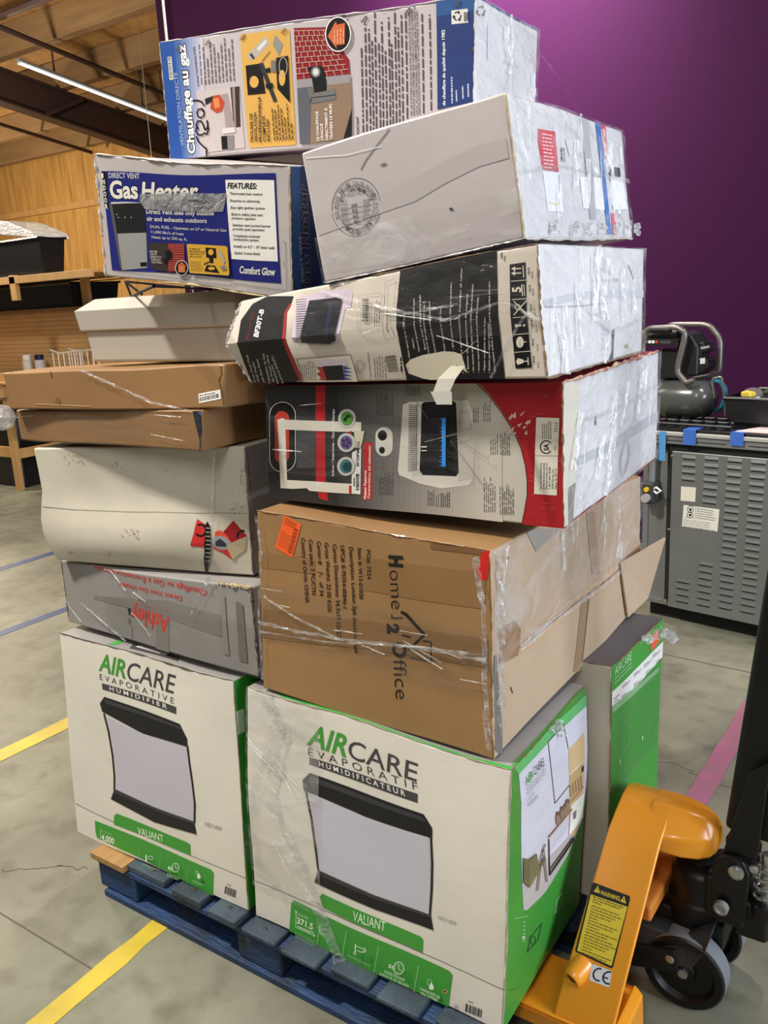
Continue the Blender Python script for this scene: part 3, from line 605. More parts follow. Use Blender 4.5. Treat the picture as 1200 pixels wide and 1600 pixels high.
# compressor on the range
CT = .941
t = thing('air_compressor', 'black air compressor with tubular handle frames standing on the range', 'compressor', tuple(W(.15, .3, CT)), RA)
BK_ = mat('black_compressor', (28, 28, 30), rough=.4, var=.15); TK = mat('grey_tank', (74, 76, 74), rough=.25, coat=.4); TB = mat('bare_tube', (120, 116, 112), rough=.35, metal=.6)
def H(px, py, yl):   # pixel to the plane yl behind the range back
    v = ray(px, py); p0 = R0+e2*yl; tt = ((p0-CPOS)@e2)/(v@e2); return CPOS+v*tt
c_ = H(1060, 622, .30); r_ = abs((H(1060, 590, .30)-H(1060, 652, .30))[2])/2; LL = e1
MB().lathe([(-.20, r_*.3), (-.18, r_*.8), (-.14, r_), (.10, r_), (.15, r_*.85), (.18, r_*.4)], c_, LL, TK, 28).build('tank', t, smooth=True)
for dx in (-.10, .06):
    m = MB(); p = c_+LL*dx; m.bar(np.array([p[0], p[1], CT]), np.array([p[0], p[1], c_[2]-r_*.6]), .05, .10, BK_); m.build('tank_foot', t)
def fr(pts, yl): return [H(x, y, yl) for x, y in pts]
def rounded(pts, k=5, rr=.25):
    P = [np.array(p) for p in pts]; out = [P[0]]
    for a_, b_, c2 in zip(P[:-2], P[1:-1], P[2:]):
        for s_ in np.linspace(0, 1, k): p0 = b_+(a_-b_)*rr; p1 = b_+(c2-b_)*rr; out.append((1-s_)**2*p0+2*s_*(1-s_)*b_+s_*s_*p1)
    return out+[P[-1]]
MB().tube(rounded(fr([(1012, 600), (1004, 545), (1010, 513), (1058, 511), (1072, 520), (1057, 580), (1072, 598), (1085, 594)], .20)), .014, TB, 10).build('front_handle_frame', t, smooth=True)
MB().tube(fr([(1017, 515), (1048, 515)], .20), .018, BK_, 12).build('handle_grip', t)
MB().tube(rounded(fr([(1044, 511), (1050, 507), (1108, 507), (1126, 530), (1124, 580), (1110, 588), (1085, 592)], .40)), .014, TB, 10).build('rear_handle_frame', t, smooth=True)
p = H(1082, 555, .30); dz_ = np.array([0, 0, 1.0])
m = MB(); P_ = [H(1074, 516, .30), H(1088, 522, .30), H(1100, 540, .30), H(1098, 586, .30), H(1064, 588, .30), H(1060, 560, .30)]; m.prism([q-e2*.06 for q in P_], e2*.14, BK_); m.build('pump_shroud', t, bevel=.012, seg=3)
m = MB(); P_ = [H(1098, 534, .30), H(1106, 532, .30), H(1112, 548, .30), H(1104, 550, .30), H(1102, 558, .30), H(1112, 560, .30), H(1114, 572, .30), H(1104, 582, .30), H(1094, 582, .30)]; m.prism([q-e2*.05 for q in P_], e2*.10, BK_); m.build('air_filter', t, bevel=.008)
MB().lathe([(-.08, .035), (.10, .035)], H(1030, 525, .28), e1, BK_, 18).build('motor', t, smooth=True)
m = MB(); m.prism(fr([(1002, 530), (1060, 530), (1060, 540), (1002, 540)], .20), e2*.06, BK_); m.build('control_panel', t)
mbx = Print(Patch(*fr([(990, 540), (1060, 540), (1060, 530), (990, 530)], .199)), (980, 480, 5.4545), .0015)
for x, c2 in ((132, WHT), (163, GRY), (192, WHT), (222, WHT), (252, ink(200, 60, 60))): mbx.poly([(x-11, 284), (x+11, 283), (x+11, 306), (x-11, 307)], c2)
mbx.greek((278, 286), (388, 288), (278, 304), 3, GRY, .4); mbx.build('warning_icons', t)
pr = Print(Patch(*fr([(1094, 582), (1114, 582), (1114, 534), (1094, 534)], .249)), (980, 480, 5.4545), .0015); pr.poly([(612, 440), (664, 430), (664, 480), (612, 486)], ink(200, 198, 194)).poly([(624, 340), (702, 326), (702, 344), (630, 360)], ink(150, 150, 148)); pr.build('name_plate', t)
m = MB(); m.prism(fr([(1034, 545), (1060, 548), (1058, 590), (1030, 592), (1028, 560)], .24), e2*.12, BK_); m.build('pump_head', t, bevel=.006)
# blue hose, stand and tray
t = thing('air_hose', 'coiled blue air hose lying on the range beside the compressor', 'hose', tuple(W(.35, .3, CT))); HB_ = mat('blue_hose', (36, 112, 136), rough=.35)
cc = H(1118, 618, .33)
pts = [cc+e1*(.045*math.cos(a))*(1+.05*math.sin(3*a))+e2*(.012*math.sin(a*.31))+np.array([0, 0, .070*math.sin(a)]) for a in np.linspace(0, 2*math.pi*4, 110)]
MB().tube(pts, .0085, HB_, 8).build('hose_coil', t, smooth=True)
MB().tube(rounded(fr([(1050, 606), (1075, 596), (1095, 598), (1112, 606)], .30)), .006, HB_, 8).build('hose_end', t, smooth=True)
tag(MB().tube(rounded(fr([(1116, 622), (1112, 592), (1128, 588), (1132, 622), (1133, 650)], .28)), .006, TB, 8).build('wire_stand'), 'thin bent metal stand behind the blue hose', 'stand')
t = thing('parts_tray', 'black plastic tray with small parts on the range, right edge of the photo', 'tray', tuple(W(.60, .25, CT+.05)))
BT_ = mat('black_tray_plastic', (24, 24, 26), rough=.35)
X0 = lv(1128, 620)[0]; 
def TR(x, y, z): return W(X0-.035+x, .10+y, CT+z-.02)
lo_ = [(0.03, .02), (.50, .02), (.50, .38), (.03, .38)]; hi_ = [(0, 0), (.53, 0), (.53, .40), (0, .40)]
m = MB(); V_ = [TR(x, y, .045) for x, y in lo_]+[TR(x, y, .150) for x, y in hi_]; m.add(V_, [(0, 3, 2, 1), (0, 1, 5, 4), (1, 2, 6, 5), (2, 3, 7, 6), (3, 0, 4, 7)], BT_); m.build('tray_basin', t, solid=.006)
m = MB(); rim = [TR(x, y, .150) for x, y in hi_]; m.tube(rim+[rim[0]], .008, BT_, 6); m.build('tray_rim', t)
lbox(MB(), (X0+.0, .14, CT), (X0+.45, .46, CT+.024), BT_).build('tray_foot', t)
tag(MB().lathe([(0, .03), (.02, .045), (.03, .040)], H(1176, 622, .22), (.1, -.5, 1), CHR, 20).build('metal_cup', None, smooth=True), 'small shiny metal cup lying in the black tray', 'cup')
m = MB(); m.hexa([TR(.05, .06, .15), TR(.10, .05, .15), TR(.06, .10, .15), TR(.11, .09, .15), TR(.05, .06, .172), TR(.09, .05, .180), TR(.06, .10, .178), TR(.11, .09, .170)], mat('yellow_plastic', (214, 186, 70), rough=.4)); tag(m.build('yellow_part', None, bevel=.006), 'small yellow and orange plastic part on the tray edge', 'part')
m = MB(); P_ = [TR(.24, .16, .15), TR(.36, .16, .15), TR(.24, .30, .15), TR(.36, .30, .15), TR(.22, .14, .215), TR(.38, .14, .215), TR(.22, .32, .215), TR(.38, .32, .215)]; m.hexa(P_, film_mat('clear_plastic', .25, .4, .2, 5)); tag(m.build('clear_tub', None, bevel=.008), 'clear plastic tub standing in the black tray', 'tub')
m = MB(); m.tube([TR(.1, .2, .155), TR(.2, .26, .175), TR(.3, .12, .17), TR(.36, .1, .16)], .012, mat('dark_green', (44, 62, 48), rough=.5), 8); tag(m.build('dark_part', None), 'dark green bent part lying in the black tray', 'part')
x1 = lv(1150, 660)[0]; m = MB(); m.hexa([W(x1, .0, CT+.001), W(x1+.5, .0, CT+.001), W(x1+.06, .16, CT+.001), W(x1+.5, .16, CT+.001), W(x1, .0, CT+.004), W(x1+.5, .0, CT+.004), W(x1+.06, .16, CT+.006), W(x1+.5, .16, CT+.006)], mat('pink_paper', (214, 192, 192), rough=.7)); tag(m.build('paper_sheet'), 'pale pinkish sheet of paper on the range top', 'paper')
# iron grate of the range
t = thing('grate', 'black cast iron burner grate lying on the range top', 'grate', tuple(W(.18, .15, CT)))
for k in range(6): MB().tube([W(.04+.06*k, .04, CT+.012), W(.06+.06*k, .26, CT+.012)], .006, BK_, 6).build('grate_bar', t)
for y_ in (.04, .15, .26): MB().tube([W(.02, y_, CT+.012), W(.40, y_, CT+.012)], .006, BK_, 6).build('grate_bar', t)
for x_ in (.04, .34):
    for y_ in (.04, .26): MB().tube([W(x_, y_, CT), W(x_, y_, CT+.014)], .006, BK_, 6).build('grate_foot', t)

# ------------------------------------------------------------------ timber shelf with totes, left background
t = thing('timber_shelf', 'rough pine workbench shelf with pegboard at the left edge', 'shelf', (-7.0, 4.9, 0)); SH = t
def S2(x, y, py): return at(x, y, 1, py)
yF, yB = 4.60, 5.25
xp = at(30, 770, 1, yF)[0]
def post(x, y, z0, z1, wd=.089, d=.04): MB().box((x-wd/2, y, z0), (x+wd/2, y+d, z1), PINE).build('post', t, bevel=.003)
post(xp, yF, 0, 1.10); post(xp-1.6, yF, 0, 2.0); post(at(131, 450, 1, yB)[0], yB, 0, at(131, 432, 1, yB)[2], .10); post(at(20, 450, 1, yF)[0], yF, at(20, 470, 1, yF)[2], at(20, 430, 1, yF)[2], .085)
post(xp-1.6, yB, 0, 2.0)
z_ = .30; MB().box((xp-1.7, yF+.042, z_), (xp-.01, yF+.08, z_+.10), PINE).build('low_rail', t, bevel=.003); MB().box((xp+.0, yF+.02, z_+.0), (xp+.04, yB, z_+.09), PINE).build('low_rail', t, bevel=.003)
zb = 1.02; MB().box((xp-1.8, yF, zb-.14), (xp+.06, yF-.04, zb-.02), PINE).build('bench_rail', t, bevel=.003); MB().box((xp-1.8, yF-.05, zb-.02), (at(140, 560, 1, yB)[0]+.2, yB, zb), PINE).build('bench_top', t, bevel=.003)
zs0 = at(60, 440, 1, yF)[2]; zs1 = at(60, 428, 1, yF)[2]
xr = at(141, 430, 1, yF)[0]
MB().box((xp-1.8, yF, zs0), (xr, yF+.04, zs1), PINE).build('shelf_rail', t, bevel=.003); MB().box((xp-1.8, yF+.04, zs1-.025), (xr, yB+.3, zs1-.003), PLY).build('shelf_board', t)
zq0, zq1 = zs0-.10, zs0-.08; MB().box((xp-1.8, yB-.06, at(60, 483, 1, yB)[2]-.03), (at(150, 470, 1, yB)[0], yB+.0, at(60, 483, 1, yB)[2]), GLU).build('tote_ledge', t)
def peg():
    m = bpy.data.materials.new('pegboard'); m.use_nodes = True; nt = m.node_tree; b = nt.nodes['Principled BSDF']; L = nt.links.new
    tc = nt.nodes.new('ShaderNodeTexCoord'); sep = nt.nodes.new('ShaderNodeSeparateXYZ'); L(tc.outputs['Object'], sep.inputs[0]); outs = []
    for ax in ('X', 'Z'):
        a = nt.nodes.new('ShaderNodeMath'); a.operation = 'MULTIPLY'; a.inputs[1].default_value = 2*math.pi/.0254*.6; c = nt.nodes.new('ShaderNodeMath'); c.operation = 'SINE'; L(sep.outputs[ax], a.inputs[0]); L(a.outputs[0], c.inputs[0]); outs.append(c)
    mu = nt.nodes.new('ShaderNodeMath'); mu.operation = 'ADD'; L(outs[0].outputs[0], mu.inputs[0]); L(outs[1].outputs[0], mu.inputs[1]); gt = nt.nodes.new('ShaderNodeMath'); gt.operation = 'GREATER_THAN'; gt.inputs[1].default_value = 1.45; L(mu.outputs[0], gt.inputs[0])
    mx = nt.nodes.new('ShaderNodeMixRGB'); mx.inputs[1].default_value = rgb(206, 166, 112); mx.inputs[2].default_value = rgb(120, 88, 56); L(gt.outputs[0], mx.inputs[0]); L(mx.outputs[0], b.inputs['Base Color']); b.inputs['Roughness'].default_value = .6; return m
MB().box((xp-1.8, yB+.05, zb), (at(175, 520, 1, yB)[0], yB+.06, at(60, 484, 1, yB)[2]), peg()).build('pegboard', t)
TOTE = mat('black_tote_plastic', (16, 16, 18), rough=.35, spec=.5)
def tote(label, x0, x1, y0, y1, z0, z1):
    t2 = thing('storage_tote', label, 'tote', ((x0+x1)/2, (y0+y1)/2, z0), 0, 'black totes on the shelf'); e = .03
    m = MB(); V_ = [(x0+e, y0+e, z0), (x1-e, y0+e, z0), (x1-e, y1-e, z0), (x0+e, y1-e, z0), (x0, y0, z1), (x1, y0, z1), (x1, y1, z1), (x0, y1, z1)]
    m.add(V_, [(0, 3, 2, 1), (0, 1, 5, 4), (1, 2, 6, 5), (2, 3, 7, 6), (3, 0, 4, 7)], TOTE); m.build('tub', t2, solid=.008)
    r2 = [(x0-.01, y0-.01, z1), (x1+.01, y0-.01, z1), (x1+.01, y1+.01, z1), (x0-.01, y1+.01, z1)]; MB().tube(r2+[r2[0]], .012, TOTE, 6).build('rim', t2); return t2
xa, xb = at(0, 400, 1, yF+.05)[0]-.5, at(64, 400, 1, yF+.05)[0]
tote('upper black tote full of clear wrapping, on the shelf rail', xa, xb, yF+.05, yF+.30, zs1, at(60, 371, 1, yF+.05)[2])
xa2, xb2 = at(0, 460, 1, yB-.05)[0]-.6, at(112, 460, 1, yB-.05)[0]
tote('lower wide black tote under the shelf rail, above the pegboard', xa2, xb2, yB-.05, yB+.5, at(60, 483, 1, yB-.05)[2]+.004, at(60, 446, 1, yB-.05)[2])
m = MB(); zt_ = at(30, 366, 1, yF+.2)[2]; A_ = [at(-14, 344, 1, yF+.1), at(-12, 366, 1, yF+.1), at(55, 372, 1, yF+.1), at(50, 362, 1, yF+.1), at(10, 346, 1, yF+.1)]; m.prism(A_, (0, .35, 0), film_mat('bundled_plastic', .5, .8, .25, 9)); tag(m.build('plastic_bundle', None, bevel=.01), 'bundle of clear plastic wrapping sticking out of the upper black tote', 'wrapping')
g = np.random.default_rng(3); xi = at(18, 455, 1, yB+.1)[0]
for k, (x, c2, lb) in enumerate(((40, WHT, 'leftmost white item in the lower black tote'), (49, WHT, 'second white item in the lower black tote'), (64, WHT, 'third white rounded item in the lower black tote'), (82, WHT, 'widest white item in the lower black tote, at its right end'))):
    p = at(x, 448, 1, yB+.1); tag(MB().lathe([(-.02, .012), (.0, .035+.02*(k == 3)), (.03, .03+.02*(k == 3)), (.045, .012)], p-np.array([0, 0, .03]), (0.2, 0, 1), c2, 12).build('white_item', None, smooth=True), lb, 'item')
def bottle(px, cap, body, lb):
    t2 = thing('spray_can', lb, 'can', tuple(at(px, 572, 1, yB-.1)*np.array([1, 1, 0])+np.array([0, 0, zb])), 0, 'spray cans on the bench'); b0 = np.array([*at(px, 572, 1, yB-.1)[:2], zb]); hh = at(px, 554, 1, yB-.1)[2]-zb
    MB().lathe([(0, .05), (hh*.72, .05), (hh*.76, .042)], b0, (0, 0, 1), body, 18).build('can_body', t2, smooth=True); MB().lathe([(hh*.765, .043), (hh*.98, .043), (hh, .036)], b0, (0, 0, 1), cap, 18).build('cap', t2, smooth=True)
bottle(44, ink(226, 224, 218), ink(206, 202, 194), 'white capped spray can on the pine bench'); bottle(63, ink(28, 30, 66), ink(196, 194, 204), 'navy capped spray can on the pine bench')
t2 = thing('wire_basket', 'small white wire basket on the pine bench beside the pegboard', 'basket', tuple(np.array([*at(112, 570, 1, yB-.15)[:2], zb])))
bx0, bx1 = at(98, 560, 1, yB-.15)[0], at(140, 560, 1, yB-.15)[0]; z1_ = at(110, 547, 1, yB-.15)[2]; WW = ink(222, 220, 214)
for yy in (yB-.25, yB-.05):
    MB().tube([(bx0-.03, yy, z1_+.01), (bx0+.1, yy, z1_-.02), (bx1, yy, z1_)], .008, WW, 6).build('rim_wire', t2)
    for k in range(6): x = bx0+(bx1-bx0)*k/5; MB().tube([(x, yy, zb+.006), (x, yy, z1_-.015)], .006, WW, 6).build('upright_wire', t2)
    MB().tube([(bx0, yy, zb+.008), (bx1, yy, zb+.008)], .007, WW, 6).build('rim_wire', t2)
# clutter under the bench
m = MB(); m.box((xp-1.5, yF+.1, 0.0), (xp-.06, yB-.05, .78), TOTE); tag(m.build('storage_crate', None, bevel=.02), 'dark storage crate under the pine bench', 'crate')
m = MB(); c_ = at(4, 655, 1, yF-.1); m.lathe([(-.1, .03), (-.05, .10), (.05, .12), (.12, .06)], c_, (.3, .1, 1), MATS.get('x') or film_mat('crumpled_plastic', .4, .7, .2, 12), 10); tag(m.build('plastic_bag', None), 'crumpled clear plastic bag hanging beside the bench leg', 'bag')
BOX = {
 'pallet': [[-1.9142, 1.2313, -0.0045], [-0.6968, 1.2429, 0.0001], [-1.9269, 2.2507, 0.0], [-0.7069, 2.2629, 0.0003], [-1.92, 1.2292, 0.1438], [-0.6968, 1.2429, 0.1416], [-1.9269, 2.2507, 0.1415], [-0.707, 2.2628, 0.1418]],
 'air_en': [[-2.0309, 1.2709, 0.14], [-1.3677, 1.2772, 0.14], [-2.0302, 1.6849, 0.125], [-1.3694, 1.6888, 0.1224], [-2.0217, 1.3019, 0.7348], [-1.3647, 1.3033, 0.7327], [-2.0279, 1.7101, 0.7166], [-1.3672, 1.714, 0.7139]],
 'air_fr': [[-1.3534, 1.2826, 0.1239], [-0.692, 1.307, 0.1218], [-1.3611, 1.7019, 0.1267], [-0.6956, 1.7239, 0.1072], [-1.3302, 1.3058, 0.7376], [-0.6697, 1.3189, 0.7], [-1.3423, 1.7153, 0.7177], [-0.6806, 1.7331, 0.6931]],
 'air_bk': [[-1.2868, 1.724, 0.1452], [-0.6265, 1.7345, 0.1469], [-1.2932, 2.1236, 0.1398], [-0.6329, 2.1342, 0.1416], [-1.2885, 1.7319, 0.7392], [-0.6285, 1.7444, 0.7481], [-1.2948, 2.1315, 0.7338], [-0.6338, 2.1401, 0.7271]],
 'brown': [[-1.2844, 1.3134, 0.7178], [-0.7091, 1.3299, 0.6966], [-1.2985, 2.1703, 0.69], [-0.7333, 2.1805, 0.6708], [-1.2678, 1.3281, 1.1442], [-0.7081, 1.3325, 1.1187], [-1.2843, 2.1833, 1.116], [-0.7199, 2.191, 1.0907]],
 'red': [[-1.2949, 1.3967, 1.1538], [-0.6015, 1.4173, 1.1522], [-1.3034, 1.9756, 1.1663], [-0.6195, 1.9934, 1.1776], [-1.2829, 1.3978, 1.4029], [-0.6018, 1.4139, 1.4156], [-1.3053, 1.9687, 1.4215], [-0.6151, 1.9888, 1.4258]],
 'black': [[-1.2959, 1.3767, 1.4118], [-0.6034, 1.3535, 1.4283], [-1.2801, 1.8338, 1.3985], [-0.5956, 1.8101, 1.4325], [-1.3002, 1.3719, 1.5831], [-0.6199, 1.3539, 1.6458], [-1.2913, 1.8336, 1.6018], [-0.5985, 1.8183, 1.644]],
 'white': [[-1.0662, 1.3573, 1.6072], [-0.6574, 1.3804, 1.6544], [-1.1096, 2.0178, 1.6293], [-0.6969, 2.0439, 1.6777], [-1.0941, 1.3471, 1.8427], [-0.68, 1.3734, 1.8882], [-1.1353, 2.0086, 1.8631], [-0.7245, 2.0322, 1.9074]],
 'top': [[-1.614, 1.507, 1.9118], [-0.8627, 1.5927, 1.8646], [-1.6562, 1.8774, 1.9343], [-0.9039, 1.9637, 1.8867], [-1.5991, 1.4932, 2.1563], [-0.8457, 1.5801, 2.1081], [-1.6393, 1.8647, 2.1781], [-0.8871, 1.951, 2.1305]],
 'ashley': [[-2.0298, 1.3429, 0.749], [-1.301, 1.3184, 0.7483], [-2.0142, 1.7907, 0.73], [-1.289, 1.7709, 0.7536], [-2.0296, 1.3408, 0.9257], [-1.3087, 1.3265, 0.9777], [-2.0209, 1.793, 0.9378], [-1.2956, 1.7732, 0.9613]],
 'wred': [[-1.9987, 1.3149, 0.9388], [-1.3643, 1.3969, 0.9608], [-2.0676, 1.7567, 0.9431], [-1.4193, 1.8472, 0.9607], [-2.0197, 1.3031, 1.2445], [-1.3582, 1.4042, 1.2665], [-2.0756, 1.7544, 1.2501], [-1.4273, 1.8449, 1.2676]],
 'flat1': [[-2.0768, 1.3103, 1.2625], [-1.3978, 1.3124, 1.267], [-2.0782, 1.7297, 1.2546], [-1.399, 1.7339, 1.2659], [-2.076, 1.3099, 1.3401], [-1.3965, 1.3162, 1.3579], [-2.0796, 1.7302, 1.3413], [-1.4004, 1.7344, 1.3525]],
 'flat2': [[-2.0654, 1.2873, 1.345], [-1.3343, 1.3236, 1.36], [-2.0897, 1.7058, 1.337], [-1.3521, 1.7459, 1.3496], [-2.0706, 1.2871, 1.44], [-1.3264, 1.3319, 1.4526], [-2.0914, 1.7078, 1.4312], [-1.3538, 1.7479, 1.4438]],
 'cooler': [[-1.8719, 1.3864, 1.447], [-1.3141, 1.3885, 1.4318], [-1.8827, 1.7813, 1.4555], [-1.3189, 1.7883, 1.4424], [-1.8812, 1.3735, 1.5829], [-1.3105, 1.3846, 1.5673], [-1.8794, 1.7777, 1.5928], [-1.3156, 1.7847, 1.5797]],
 'gas': [[-1.7105, 1.3573, 1.6574], [-1.1863, 1.403, 1.5824], [-1.7323, 1.6551, 1.6863], [-1.2087, 1.6997, 1.6094], [-1.6734, 1.3368, 1.9116], [-1.1499, 1.3796, 1.8288], [-1.6939, 1.6343, 1.9362], [-1.1702, 1.6789, 1.8593]],
}
for _n in ('air_en', 'air_fr', 'air_bk'):
    for _i in range(4): BOX[_n][_i][2] = 0.1315 if _n == 'air_en' else 0.1238
BOX['air_fr'][1] = list(at(787, 1614, 2, .1238)); BOX['air_fr'][0] = list(at(398, 1432, 2, .1238))
BOX['brown'][2] = [-1.280, 2.165, 0.748]; BOX['brown'][3] = [-0.702, 2.165, 0.7505]; BOX['brown'][6] = [-1.275, 2.175, 1.118]; BOX['brown'][7] = list(at(1000, 743, 1, 2.172))
BOX['air_bk'][0][:2] = [-1.296, 1.752]; BOX['air_bk'][1][:2] = [-.640, 1.757]; BOX['air_bk'][2][:2] = [-1.286, 2.10]; BOX['air_bk'][3][:2] = [-.630, 2.105]
BOX['air_bk'][4] = [-1.292, 1.757, .736]; BOX['air_bk'][5] = list(at(956, 1042, 2, .740)); BOX['air_bk'][6] = [-1.284, 2.102, .738]; BOX['air_bk'][7] = list(at(1037, 966, 2, .740))
for _k, _i, _z in (('black', 2, 1.424), ('black', 3, 1.436), ('ashley', 5, .962), ('ashley', 7, .956), ('flat2', 2, 1.346), ('flat2', 3, 1.357), ('air_fr', 4, .729), ('brown', 0, .728), ('brown', 1, .7015), ('air_bk', 4, .729), ('top', 1, 1.872), ('top', 3, 1.895)): BOX[_k][_i][2] = _z
_y = 1.447
BOX['cooler'] = [list(at(134, 572, 1, _y)), list(at(372, 566, 1, _y)), None, None, None, None, None, None]
for _i in (0, 1): BOX['cooler'][_i][2] = 1.452; BOX['cooler'][_i+2] = [BOX['cooler'][_i][0], _y+.36, 1.452]
for _i in range(4): BOX['cooler'][_i+4] = BOX['cooler'][_i][:2]+[1.585]
Z1 = (220, 0, 3.5294); Z2 = (520, 0, 3.5294); Z3 = (140, 230, 3.3333); Z4 = (460, 130, 2.2222); Z5 = (350, 370, 3.6364); Z6 = (660, 360, 3.3333)
Z7 = (400, 580, 3.75); Z8 = (680, 540, 3.3333); Y1 = (0, 430, 2.8571); Y2 = (80, 780, 3.5294); Y3 = (390, 760, 2.9268); Y4 = (740, 730, 3.4043)
Y5 = (80, 970, 3.4783); Y6 = (380, 1060, 2.7273); Y7 = (780, 1000, 2.6667); X1 = (355, 470, 8.2759); X2 = (840, 140, 6.1538); X3 = (290, 790, 10.0); X4 = (400, 590, 6.0); X5 = (800, 1100, 6.4); X6 = (430, 1390, 4.0)

KRAFT = mat('kraft_board', (148, 110, 70), rough=0.62, var=0.22, vscale=3.0, bump=0.12, bscale=14, bstretch=(1, 1, 1), coat=0.22, cbump=0.25)
KRAFT_D = mat('kraft_board_flat', (170, 126, 82), rough=0.7, var=0.25, vscale=4.0, bump=0.12, bscale=12)
WCARD = mat('white_board', (226, 221, 210), rough=0.5, var=0.10, vscale=4.0, bump=0.10, bscale=16, coat=0.25, cbump=0.3)
WCARD_DIRTY = mat('dirty_white_board', (206, 199, 182), rough=0.65, var=0.16, vscale=5.0, bump=0.15, bscale=10)
LCARD = mat('lilac_white_board', (192, 184, 184), rough=0.55, var=0.10, vscale=4.0, bump=0.12, bscale=14, coat=0.3, cbump=0.3)
GCARD = mat('grey_board', (150, 146, 144), rough=0.55, var=0.16, vscale=5.0, bump=0.12, bscale=14, coat=0.2, cbump=0.3)
DGCARD = mat('dark_grey_board', (92, 88, 92), rough=0.6, var=0.2, vscale=7.0, bump=0.15, bscale=14)
GREEN = mat('green_board', (58, 142, 52), rough=0.45, var=0.10, vscale=4, bump=0.1, bscale=14, coat=0.2, cbump=0.3)
BLUECARD = mat('blue_board', (44, 82, 140), rough=0.5, var=0.15, vscale=5, bump=0.1, bscale=14)
WGLOSS = mat('film_covered_white_board', (222, 220, 222), rough=0.42, var=0.08, vscale=3.5, bump=0.35, bscale=6, bstretch=(1, 1, 2), coat=0.9, crough=0.10, cbump=1.0)
KGLOSS = mat('film_covered_kraft', (186, 160, 134), rough=0.5, var=0.14, vscale=3.5, bump=0.15, bscale=7, coat=0.3, crough=0.16, cbump=0.6)
TORN = mat('torn_board_edge', (140, 110, 80), rough=0.9, var=0.5, vscale=60, bump=0.6, bscale=90)
TANTAPE = mat('tan_tape', (150, 116, 82), rough=0.22, spec=0.6, var=0.1, vscale=20)
def carton(key, name, label, mats, cat='carton', group=None, warp=None, amp=0.0025, seed=1, bevel=0.004):
    b = Carton(BOX[key], warp, amp, seed); p = b.c[:4].mean(0)
    t = thing(name, label, cat, tuple(p), 0, group); b.t = t
    b.o = b.body('carton_body', t, mats, bevel); return b
def worn_edge(b, e0, e1, name='torn_edge', w=0.006, n=46, seed=0, parent=None, m=None):
    """ragged, frayed board along an edge of a carton: e0,e1 are (a,b,c) corners"""
    g = np.random.default_rng(seed); t = np.linspace(0, 1, n)[:, None]; q = np.array(e0, float)*(1-t)+np.array(e1, float)*t
    P = b.P(q); mb = MB(); ker = np.array([.25, .5, .25]); rs = np.convolve(np.clip(g.normal(w*0.22, w*0.22, n), 0.0006, w*.7), ker, 'same'); rs[0] = rs[-1] = 0.0005
    P = P+g.normal(0, w*0.07, P.shape)
    mb.tube(list(P), list(rs), m or TORN, n=5); return mb.build(name, parent or b.t, smooth=False)

